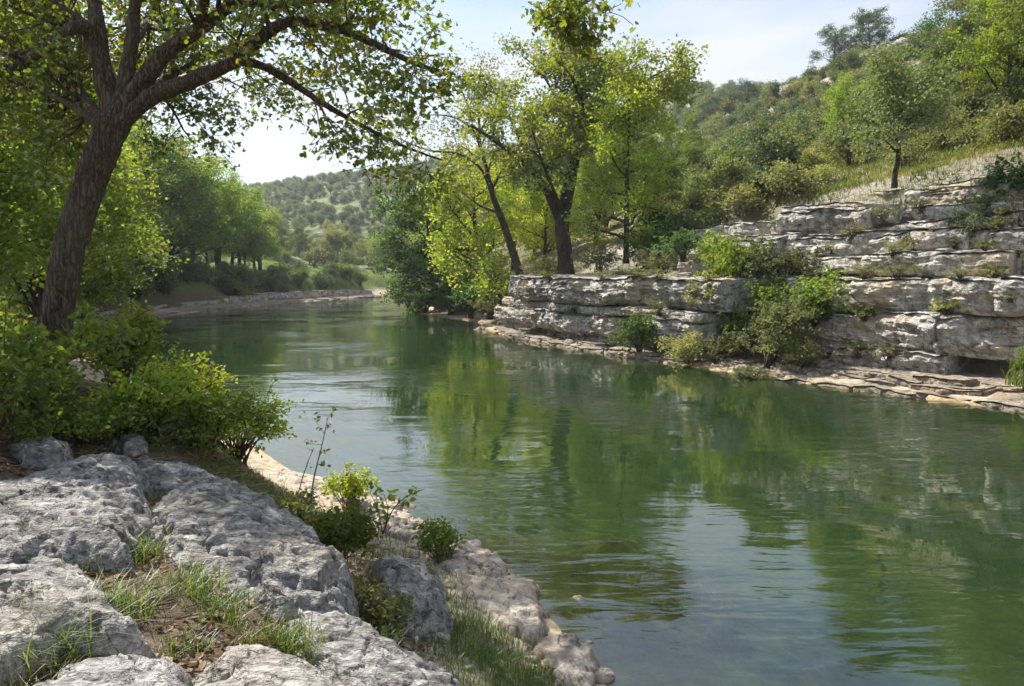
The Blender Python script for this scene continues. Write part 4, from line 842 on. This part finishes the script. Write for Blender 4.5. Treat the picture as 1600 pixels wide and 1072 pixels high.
def outcrop(pxs, zt, H, w, seed, lab, step=.014, dome=.06, holes=0., name='boulder', cat='boulder', rm=None, rag=1.):
    """a weathered limestone hump: outline on the ground, rounded shoulders, worn bedding and solution pits"""
    P3 = np.array([on(q[0], q[1], q[2] if len(q) > 2 else zt) for q in pxs]); Pg = P3[:, :2]; lo, hi = Pg.min(0) - .2, Pg.max(0) + .2
    gx_, gy_ = np.arange(lo[0], hi[0], step), np.arange(lo[1], hi[1], step); X, Y = np.meshgrid(gx_, gy_, indexing='ij'); sh = X.shape; X, Y = X.ravel(), Y.ravel()
    A_m = np.c_[P3[:, :2], np.ones(len(P3))]; co = np.linalg.lstsq(A_m, P3[:, 2], rcond=None)[0]; zp = co[0] * X + co[1] * Y + co[2]
    Q = np.stack([X, Y, 0 * X + seed * 5.3], 1); dist = poly_dist(X, Y, Pg) + .05 + .07 * rag * fbm(Q / .45, 3) + .02 * rag * fbm(Q / .08, 2)
    e = np.clip(dist / (w * .8), 0, 1); zz = zp - H * .85 * (1 - np.sqrt(np.clip(1 - (1 - e) ** 2, 0, 1))) + dome * sstep(0, 3 * w, dist)
    zz = np.where(dist < 0, zp - H + np.clip(dist, -.12, 0) * 5, zz)
    st = .62 + .25 * fbm(Q / 1.2, 2); S = np.stack([X * np.cos(.72) - Y * np.sin(.72), X * np.sin(.72) + Y * np.cos(.72), 0 * X + seed], 1)
    wv = fbm(Q / .35 + 3, 3)
    k = sstep(-.05, .1, dist)
    zz = zz + k * (.036 * fbm(Q / .6, 3) + .026 * ridged(np.stack([S[:, 0] * 1.6, S[:, 1] * 7 + wv * 1.2, S[:, 2]], 1), 3) + .010 * fbm(np.stack([S[:, 0] * 9, S[:, 1] * 26, S[:, 2]], 1), 3))
    lay = (zz * 1.0 + .04 * wv + S[:, 1] * .10) / .045; fr_ = lay - np.floor(lay); zz = zz + k * .022 * (sstep(.0, .25, fr_) - fr_)         # thin worn beds
    zz = zz - k * (.03 * np.clip(perlin(Q / .075 + 50) - .25, 0, 1) * np.clip(fbm(Q / .4 + 9, 2) + .1, 0, 1.2) + .012 * np.clip(perlin(Q / .03 + 70) - .25, 0, 1))
    cr = np.abs(perlin(np.stack([S[:, 0] * .9 + wv * .35, S[:, 1] * 1.6 + wv * .3, S[:, 2] + 21], 1))); zz = zz - k * .07 * sstep(.035, .0, cr)   # open cracks
    if holes: zz = zz - k * holes * 1.3 * sstep(.12, .34, perlin(Q / .15 + 12)) * sstep(.40, .14, dist) * sstep(-1.75, -1.45, X)
    # push the shoulder faces outward a little so that they are not knife-smooth
    I = np.arange(len(X)).reshape(sh); F = np.stack([I[:-1, :-1], I[1:, :-1], I[1:, 1:], I[:-1, 1:]], -1).reshape(-1, 4); F = F[(dist[F] > -.13).all(1)]
    used, inv = np.unique(F, return_inverse=True); F = inv.reshape(F.shape); V = np.stack([X, Y, zz], 1)[used]
    V[:, 0] += .025 * perlin(V / .09 + 5); V[:, 1] += .025 * perlin(V / .09 + 15)
    c = np.array([*Pg.mean(0), float(zt) - H]); tag(link(name, mesh(name, V - c, [(F, 0)], [rm or ROCK], True), None, c), lab, cat)

outcrop([(-190, 830), (-90, 750), (20, 752), (70, 735), (130, 714), (185, 706), (214, 728), (212, 785), (195, 845), (120, 838), (40, 862), (-60, 880)], 1.50, .24, .30, 1, 'long whale-backed grey boulder uphill at the picture edge')
outcrop([(205, 712), (260, 722), (340, 745), (430, 778), (380, 786), (300, 782), (240, 768), (216, 745)], 1.25, .22, .16, 2, 'low flat grey rock running toward the bushes behind the domed boulder', dome=.03)
outcrop([(228, 792, 1.35), (280, 768, 1.38), (400, 770, 1.36), (470, 800, 1.28), (528, 852, 1.15), (548, 900, 1.05), (540, 960, 1.0), (480, 958, 1.08), (420, 942, 1.15), (340, 895, 1.22), (270, 872, 1.28), (205, 836, 1.32)], 1.3, .5, .26, 3, 'big domed grey boulder with dark hollows in its end, central one', dome=.12, holes=.16)
outcrop([(-190, 930), (-60, 870), (20, 852), (95, 866), (150, 905), (205, 975), (130, 968), (60, 1000), (-60, 1040), (-190, 1060)], 1.40, .22, .22, 4, 'rounded grey boulder at the picture edge beside the long grass')
outcrop([(50, 1085), (110, 1032), (200, 1016), (268, 1034), (292, 1085), (270, 1200), (20, 1200)], 1.30, .2, .2, 5, 'rounded pale rock at the bottom edge, uphill of two')
outcrop([(286, 1066), (330, 1022), (400, 1006), (480, 1022), (560, 1080), (560, 1200), (320, 1200)], 1.24, .2, .2, 6, 'rounded pale rock at the bottom edge, downhill of two')
outcrop([(455, 962, 1.0), (545, 962, .95), (625, 1000, .88), (690, 1040, .82), (765, 1110, .75), (740, 1220, .8), (640, 1200, .9), (560, 1090, 1.0), (480, 1030, 1.05), (430, 995, 1.05)], .92, .42, .2, 7, 'sloping grey rock below the bright grass tuft at the bottom edge', dome=.06)
outcrop([(590, 880, .66), (650, 868, .66), (688, 890, .6), (690, 940, .5), (640, 965, .52), (590, 940, .58)], .6, .4, .16, 8, 'upright weathered rock beside the pale shore shelf', dome=.06)
outcrop([(20, 696), (60, 688), (105, 696), (90, 704), (40, 707)], 1.5, .1, .07, 9, 'small flat stone in the brown leaf litter', dome=.02)
outcrop([(175, 690), (205, 686), (225, 692), (195, 697)], 1.38, .08, .05, 10, 'smallest flat stone in the leaf litter near the leaning trunk', dome=.02)
SL = dict(name='shore_slab', cat='rock slab', rm=SHORE_ROCK, dome=.0, step=.02, rag=2.4)
outcrop([(672, 838), (745, 846), (805, 892), (862, 965), (850, 1000), (790, 975), (720, 925), (670, 880)], .13, .14, .2, 21, 'pale flat shore slab in the sun at the water edge', **SL)
outcrop([(838, 985), (880, 990), (915, 1030), (955, 1085), (930, 1130), (880, 1090), (835, 1030)], .11, .14, .2, 22, 'pale flat shore slab nearest the shallow water', **SL)
outcrop([(560, 764), (615, 788), (690, 832), (665, 856), (600, 826), (548, 792)], .13, .14, .2, 23, 'pale flat shore slab beside the leafy twig', **SL)
outcrop([(440, 736), (530, 751), (562, 770), (520, 788), (440, 765)], .13, .14, .2, 24, 'pale shore slab farthest along, under the yellow plant', **SL)
# loose stones on the two shores
ST = [boulder_mesh((.5, .38, .28), 60 + k, 12, .8, .06, .4, .03) for k in range(4)]; rn = RS(88)
def stones(k, grp, lab, f, s0, s1, m_):
    for i in range(k):
        x, y = f(); o = link('stone', ST[i % 4], None, (x, y, gz1(x, y) + .005)); q = rn.uniform(s0, s1) * (1 + rn.rand() ** 4); o.scale = (q, q, q * rn.uniform(.6, 1)); o.rotation_euler = (rn.uniform(-.3, .3), rn.uniform(-.3, .3), rn.uniform(0, 6.28))
        o.material_slots[0].link = 'OBJECT'; o.material_slots[0].material = m_; tag(o, lab, 'stone', grp)
def near_shore():
    while True:
        px, py = rn.uniform(540, 960), rn.uniform(770, 1070); q = on(px, py, .12); d = float(river_dist(q[:1], q[1:2])[0][0])
        if -.5 < d < 1.6: return q[0], q[1]
def cliff_shore():
    while True:
        s_ = rn.uniform(0, CSL[-1] * .93); C, nn = curve_at(np.array([s_])); q = C[0] + nn[0] * rn.uniform(-.7, 1.2)
        if q[1] > 15: return q[0], q[1]
stones(46, 'loose stones on the near shore', 'loose pale stone on the near shore by the shallows', near_shore, .04, .13, SHORE_ROCK)
stones(60, 'loose stones under the cliff', 'loose stone at the waterline under the cliff', cliff_shore, .15, .42, SHELF)
# pale outcrops breaking through the scrub
OC = [boulder_mesh((1.5, 1.1, .8), 70 + k, 26, .6, .22, .4, .1) for k in range(3)]
for i, (px, py, d, q) in enumerate([(1430, 96, 99, 1.6), (1462, 90, 97, 1.3), (1405, 108, 104, 1.5), (1378, 116, 107, 1.2), (1480, 100, 94, 1.2), (1345, 128, 110, 1.0), (1155, 178, 150, 1.7), (1160, 190, 146, 1.2), (1120, 196, 160, 1.2), (1240, 165, 120, 1.0)]):
    w_ = at(px, py, d); o = link('rock_outcrop', OC[i % 3], None, (w_[0], w_[1], gz1(w_[0], w_[1]) + .2)); o.scale = (q * 1.5, q, q * .9); o.rotation_euler = (0, 0, i * 1.1); o.material_slots[0].link = 'OBJECT'; o.material_slots[0].material = CLIFF; tag(o, 'grey rock outcrop in the scrub below the ridge trees', 'rock', 'outcrops below the ridge')
for i in range(60):
    px = rn.uniform(410, 700); d = rn.uniform(250, 430); w_ = at(px, 350, d); q = rn.uniform(.5, 1.3); o = link('rock_outcrop', OC[i % 3], None, (w_[0], w_[1], gz1(w_[0], w_[1]) + .3)); o.scale = (q * 1.8, q, q * .7); o.rotation_euler = (0, 0, rn.uniform(-.4, .4)); o.material_slots[0].link = 'OBJECT'; o.material_slots[0].material = CLIFF; tag(o, 'pale rock outcrop on the distant hill beyond the meadow', 'rock', 'outcrops on the distant hill')

# ------------------------------------------------------------------ near bushes and saplings
def near_bush(px, py, d, R, H, seed, lm, leaf, clumps, per, lab, tpl=OVAL, sig=.2, up=.3):
    q = at(px, py, d); z = gz1(q[0], q[1]); o = link('bush', shrub_mesh(seed, R, H, clumps, per, leaf, LEAF[lm], tpl, stems=14, sig=sig, up=up, hollow=.3, spray=.30 * min(1, R)), None, (q[0], q[1], z - .03)); tag(o, lab, 'bush'); return o
near_bush(20, 560, 8.0, 1.15, 1.35, 201, 'bright', .075, 140, 20, 'big leafy green bush around the foot of the leaning tree', LOBED)
near_bush(185, 560, 9.8, .7, 1.05, 202, 'yellow', .065, 95, 18, 'green bush on the river side of the leaning trunk', OVAL)
near_bush(-40, 600, 6.8, .9, 1.3, 203, 'bright', .065, 110, 22, 'shaded dark bush at the picture edge below the big bush', OVAL)
near_bush(270, 640, 10.4, .78, 1.05, 204, 'yellow', .055, 105, 18, 'sunlit yellow green bush, middle of the three on the bank', OVAL)
near_bush(365, 700, 9.5, .72, .85, 205, 'yellow', .052, 110, 18, 'sunlit yellow green bush nearest the open water', OVAL)
near_bush(225, 690, 8.2, .85, .75, 206, 'yellow', .05, 110, 22, 'low shaded weeds below the sunlit bushes', OVAL)
near_bush(320, 715, 8.4, .75, .70, 207, 'bright', .05, 100, 22, 'low green weeds at the edge of the flat rock', OVAL)
near_bush(110, 650, 7.6, .8, .55, 208, 'bright', .05, 90, 22, 'low dark weeds at the foot of the leaning tree', OVAL)
near_bush(548, 755, 9.7, .38, .62, 209, 'yellow', .05, 40, 30, 'small yellow leaved plant on the shore slab', OVAL)
near_bush(690, 838, 7.9, .30, .50, 210, 'bright', .045, 34, 30, 'small green plant beside the upright rock', OVAL)
near_bush(520, 815, 6.5, .42, .50, 211, 'weed', .045, 60, 40, 'dark matted plant behind the domed boulder', OVAL)
near_bush(470, 770, 7.4, .40, .30, 212, 'olive', .045, 50, 34, 'low olive plant behind the crest of the domed boulder', OVAL)
near_bush(655, 880, 6.2, .24, .42, 213, 'green', .04, 30, 30, 'green sprig growing on top of the upright rock', OVAL)
near_bush(590, 935, 5.4, .34, .42, 214, 'olive', .04, 50, 34, 'olive weeds between the domed boulder and upright rock', OVAL)

def sapling(stems, seed, lm, leaf, lab, per=12, frac=.45):
    rn = RS(seed); g = Geo(); C = []
    for pl, r in stems:
        p = resample(np.array([at(*q) for q in pl]), .05); V, F = tube(p, np.linspace(r, .003, len(p)), 6); g.add(V, F, 0)
        k = int(len(p) * frac)
        for i in range(k, len(p), 2):
            dr = nrmz(rn.normal(size=3) + np.array([0, 0, .4])); L = rn.uniform(.06, .2); tw = np.array([p[i] + dr * L * t for t in np.linspace(0, 1, 4)]); V, F = tube(tw, np.linspace(.003, .0015, 4), 3); g.add(V, F, 0)
            C.append(p[i] + dr * L * rn.uniform(.3, 1.1, per)[:, None] + rn.normal(size=(per, 3)) * .02)
    leaves(g, np.concatenate(C), leaf, rn, OVAL, .35, 1)
    b = np.array(at(*stems[0][0][0])); me = g.mesh('sapling', [TWIG, LEAF[lm]], False); me.transform(__import__('mathutils').Matrix.Translation(-Vector(b)))
    tag(link('sapling', me, None, b), lab, 'sapling')
sapling([([(484, 800, 8.3), (490, 750, 8.3), (502, 700, 8.3), (513, 650, 8.3)], .010)], 1, 'bright', .055, 'thin upright sapling against the bright water', 6, .5)
sapling([([(466, 770, 8.5), (478, 730, 8.5), (490, 700, 8.5)], .006)], 2, 'olive', .04, 'bare thin twig beside the upright sapling', 1, .7)
sapling([([(598, 835, 7.7), (612, 800, 7.7), (632, 778, 7.7), (664, 764, 7.7)], .007), ([(598, 835, 7.7), (590, 795, 7.8), (578, 770, 7.9)], .006), ([(598, 835, 7.7), (606, 800, 7.6), (600, 772, 7.5)], .006)], 3, 'yellow', .06, 'leafy arching twig reaching over the water', 7, .45)

# ------------------------------------------------------------------ grass
def blades(g, base, L, w, rn, lean=.6, seg=3, m=0, a=None, fwd=None):
    k = len(base); az = rn.uniform(0, 6.283, k); d = np.stack([np.cos(az), np.sin(az), 0 * az], 1)
    if fwd is not None: d = d * .6 + np.array(fwd)[None]
    Ls = L * rn.uniform(.5, 1.2, k); ln = lean * rn.uniform(.2, 1.3, k); sd_ = np.stack([-d[:, 1], d[:, 0], 0 * az], 1); sd_ /= np.linalg.norm(sd_, axis=1)[:, None] + 1e-9
    V = []
    for j in range(seg + 1):
        t = j / seg; c = base + d * (Ls * ln * t ** 1.8)[:, None]; c[:, 2] += Ls * (t - .35 * ln * t * t)
        hw = w * (1 - t) ** .7 * .5 + .0004; V += [c - sd_ * hw, c + sd_ * hw]
    V = np.stack(V, 1); F = np.array([(2 * j, 2 * j + 1, 2 * j + 3, 2 * j + 2) for j in range(seg)]); n_ = 2 * (seg + 1)
    g.add(V.reshape(-1, 3), (F[None] + (np.arange(k) * n_)[:, None, None]).reshape(-1, 4), m, np.repeat(rn.rand(k) if a is None else a, n_))

def tuft(px, py, d, R, L, k, seed, lm, lab, lean=.7, w=.006, z=None):
    rn = RS(seed); q = at(px, py, d); cen = np.array([q[0], q[1], gz1(q[0], q[1]) if d < 12 else q[2]]); off = np.clip(rn.normal(size=(k, 2)), -2, 2) * R * .5; g = Geo()
    b = np.c_[off, -.03 + 0 * off[:, 0]]; blades(g, b, L, w, rn, lean); o = link('grass_tuft', g.mesh('grass_tuft', [LEAF[lm]], False), None, cen); tag(o, lab, 'grass tuft')
tuft(440, 985, 4.12, .20, .20, 420, 1, 'grass', 'bright green grass tuft below the domed boulder', .8)
tuft(475, 950, 4.4, .12, .16, 160, 2, 'grass', 'small grass tuft against the domed boulder, behind the bright tuft', .7)
tuft(60, 1000, 3.55, .24, .30, 420, 3, 'grass', 'long dark grass tuft beside the rounded boulder', 1.1)
tuft(180, 960, 4.0, .18, .22, 260, 4, 'grass', 'grass tuft at the foot of the rounded boulder', 1.0)
tuft(200, 880, 4.75, .22, .16, 340, 5, 'grass', 'matted grass in the cleft between the boulders, upper', .9)
tuft(285, 925, 4.4, .22, .14, 340, 6, 'grass', 'matted grass in the cleft between the boulders, lower', .9)
tuft(285, 1000, 3.8, .14, .11, 220, 7, 'grass', 'short grass above the two bottom rocks', .9)
tuft(150, 900, 4.6, .22, .17, 320, 21, 'grass', 'dark grass in the cleft against the whale-backed boulder', 1.0)
tuft(330, 960, 4.2, .22, .13, 320, 22, 'grass', 'trampled grass in the middle of the cleft', 1.0)
tuft(380, 990, 4.0, .16, .12, 200, 23, 'dry', 'dead grass beside the bright tuft', 1.0)
tuft(240, 850, 5.1, .16, .13, 220, 24, 'dry', 'dead grass at the head of the cleft', .9)
tuft(20, 1040, 3.25, .2, .2, 240, 8, 'dry', 'dry grass at the bottom corner', 1.1)
tuft(230, 775, 6.1, .16, .12, 160, 9, 'grass', 'short grass in the hollow behind the domed boulder', .8)
tuft(560, 880, 6.0, .30, .30, 420, 10, 'dry', 'dry hanging grass behind the domed boulder', 1.0)
tuft(565, 960, 5.1, .22, .24, 300, 11, 'grass', 'green hanging grass at the end of the domed boulder', 1.0)
tuft(1595, 600, 18.4, .3, .5, 120, 12, 'grass', 'green grass below the overhang at the picture edge', .6, .02)

def grass_mass(name, lab, X, Y, L, w, seed, lm, lean=.6, seg=2, kind='stuff'):
    rn = RS(seed); Z = ground_z(X, Y); g = Geo(); blades(g, np.stack([X, Y, Z - .01], 1), L, w, rn, lean, seg); tag(link(name, g.mesh(name, [LEAF[lm]], False)), lab, 'grass', kind=kind)
rn = RS(61)
def patch(cx, cy, sx, sy, k, rot=0.):
    a, b = rn.normal(size=k) * sx, rn.normal(size=k) * sy; return cx + a * math.cos(rot) - b * math.sin(rot), cy + a * math.sin(rot) + b * math.cos(rot)
XY = [patch(*q) for q in [(.12, 5.3, .30, .75, 3600, .5), (-.25, 5.9, .2, .5, 1200, .5), (.45, 4.6, .2, .5, 1500, .3), (-.9, 7.0, .35, .8, 1500, .7), (-2.2, 8.3, .7, .6, 1800, .6), (-3.2, 8.4, .8, .6, 1600, 0)]]
X, Y = np.concatenate([q[0] for q in XY]), np.concatenate([q[1] for q in XY]); d, s = river_dist(X, Y); k = d > .25
grass_mass('bank_grass', 'short green and straw grass on the bank above the shore slabs', X[k], Y[k], .13, .006, 3, 'grass', .8, 3)
k_ = 60000; px = rn.uniform(1090, 1640, k_); d_ = rn.uniform(23, 46, k_); X = (px - 800) / FPX * d_; Y = d_; d, s = river_dist(X, Y); k = (s == 1) & (d > 6.0)
k2 = fbm(np.stack([X / 2.5, Y / 2.5, 0 * X], 1), 3) > .05
grass_mass('slope_grass', 'dry straw grass on the slope behind the cliff edge', X[k & k2], Y[k & k2], .30, .018, 4, 'dry', .7)
grass_mass('green_slope_grass', 'green weeds on the slope behind the cliff edge', X[k & ~k2], Y[k & ~k2], .34, .03, 14, 'weed', .8)
k_ = 16000; X = rn.uniform(-48, -14, k_); Y = rn.uniform(88, 150, k_); d, s = river_dist(X, Y); k = (s == 0) & (d > 3)
grass_mass('meadow_grass', 'sunlit meadow grass on the flat beside the bend', X[k], Y[k], .55, .06, 5, 'grass', .5)
k_ = 7000; X = rn.uniform(-13, 9, k_); Y = rn.uniform(28, 60, k_); d, s = river_dist(X, Y); k = (s == 1) & (d > 2.6) & (d < 9)
grass_mass('terrace_grass', 'low weeds and grass on the flat cliff top under the forked tree', X[k], Y[k], .35, .03, 6, 'grass', .6)
# leaf litter and fine twigs between the rocks
g = Geo(); rn = RS(62); k_ = 24000; X = rn.uniform(-6.5, .2, k_); Y = rn.uniform(2.0, 9.5, k_); d, s = river_dist(X, Y); k = (d > 1.3) & (fbm(np.stack([X / .8, Y / .8, 0 * X], 1), 3) > -.15); X, Y = X[k], Y[k]
Zl = ground_z(X, Y); leaves(g, np.stack([X, Y, Zl + .012], 1), .05, rn, OVAL, 1.3, 0)
k_ = 4500; X = rn.uniform(-6, 0, k_); Y = rn.uniform(2.0, 8.5, k_); d, s = river_dist(X, Y); k = d > 1.2; X, Y = X[k], Y[k]; Zl = ground_z(X, Y)
az = rn.uniform(0, 6.28, len(X)); L_ = rn.uniform(.05, .2, len(X)); w_ = .003; dx, dy = np.cos(az), np.sin(az)
Vt = np.stack([np.stack([X + a * dx * L_ - b * dy * w_, Y + a * dy * L_ + b * dx * w_, Zl + .008 + c], 1) for a, b, c in ((0, -1, 0), (0, 1, 0), (0, 0, .006), (1, -1, .012), (1, 1, .012), (1, 0, .018))], 1)
Ft = np.array([(0, 3, 5, 2), (2, 5, 4, 1), (0, 1, 4, 3)]); g.add(Vt.reshape(-1, 3), (Ft[None] + (np.arange(len(X)) * 6)[:, None, None]).reshape(-1, 4), 0, np.repeat(rn.rand(len(X)), 6))
tag(link('leaf_litter', g.mesh('leaf_litter', [LEAF['litter']], False)), 'brown fallen leaves and twigs between the near boulders', 'leaf litter', kind='stuff')

# ------------------------------------------------------------------ air
m, n, l, out = mat('valley_haze'); pv = N(n, 'VolumePrincipled', Density=.0003, Anisotropy=.3); pv.inputs['Color'].default_value = (.80, .88, 1.0, 1); l.new(pv.outputs[0], out.inputs['Volume'])
try: m.cycles.homogeneous_volume = True
except Exception: pass
zt = float(gz.max()) + 30
bxv = np.array([(x, y, z) for z in (-12, zt) for (x, y) in ((-1260, -1260), (1260, -1260), (1260, 1260), (-1260, 1260))], float)
haze = link('haze', mesh('haze', bxv, [(np.array([(3, 2, 1, 0), (4, 5, 6, 7), (0, 1, 5, 4), (1, 2, 6, 5), (2, 3, 7, 6), (3, 0, 4, 7)]), 0)], [m], False)); tag(haze, 'thin pale haze filling the valley', kind='stuff')
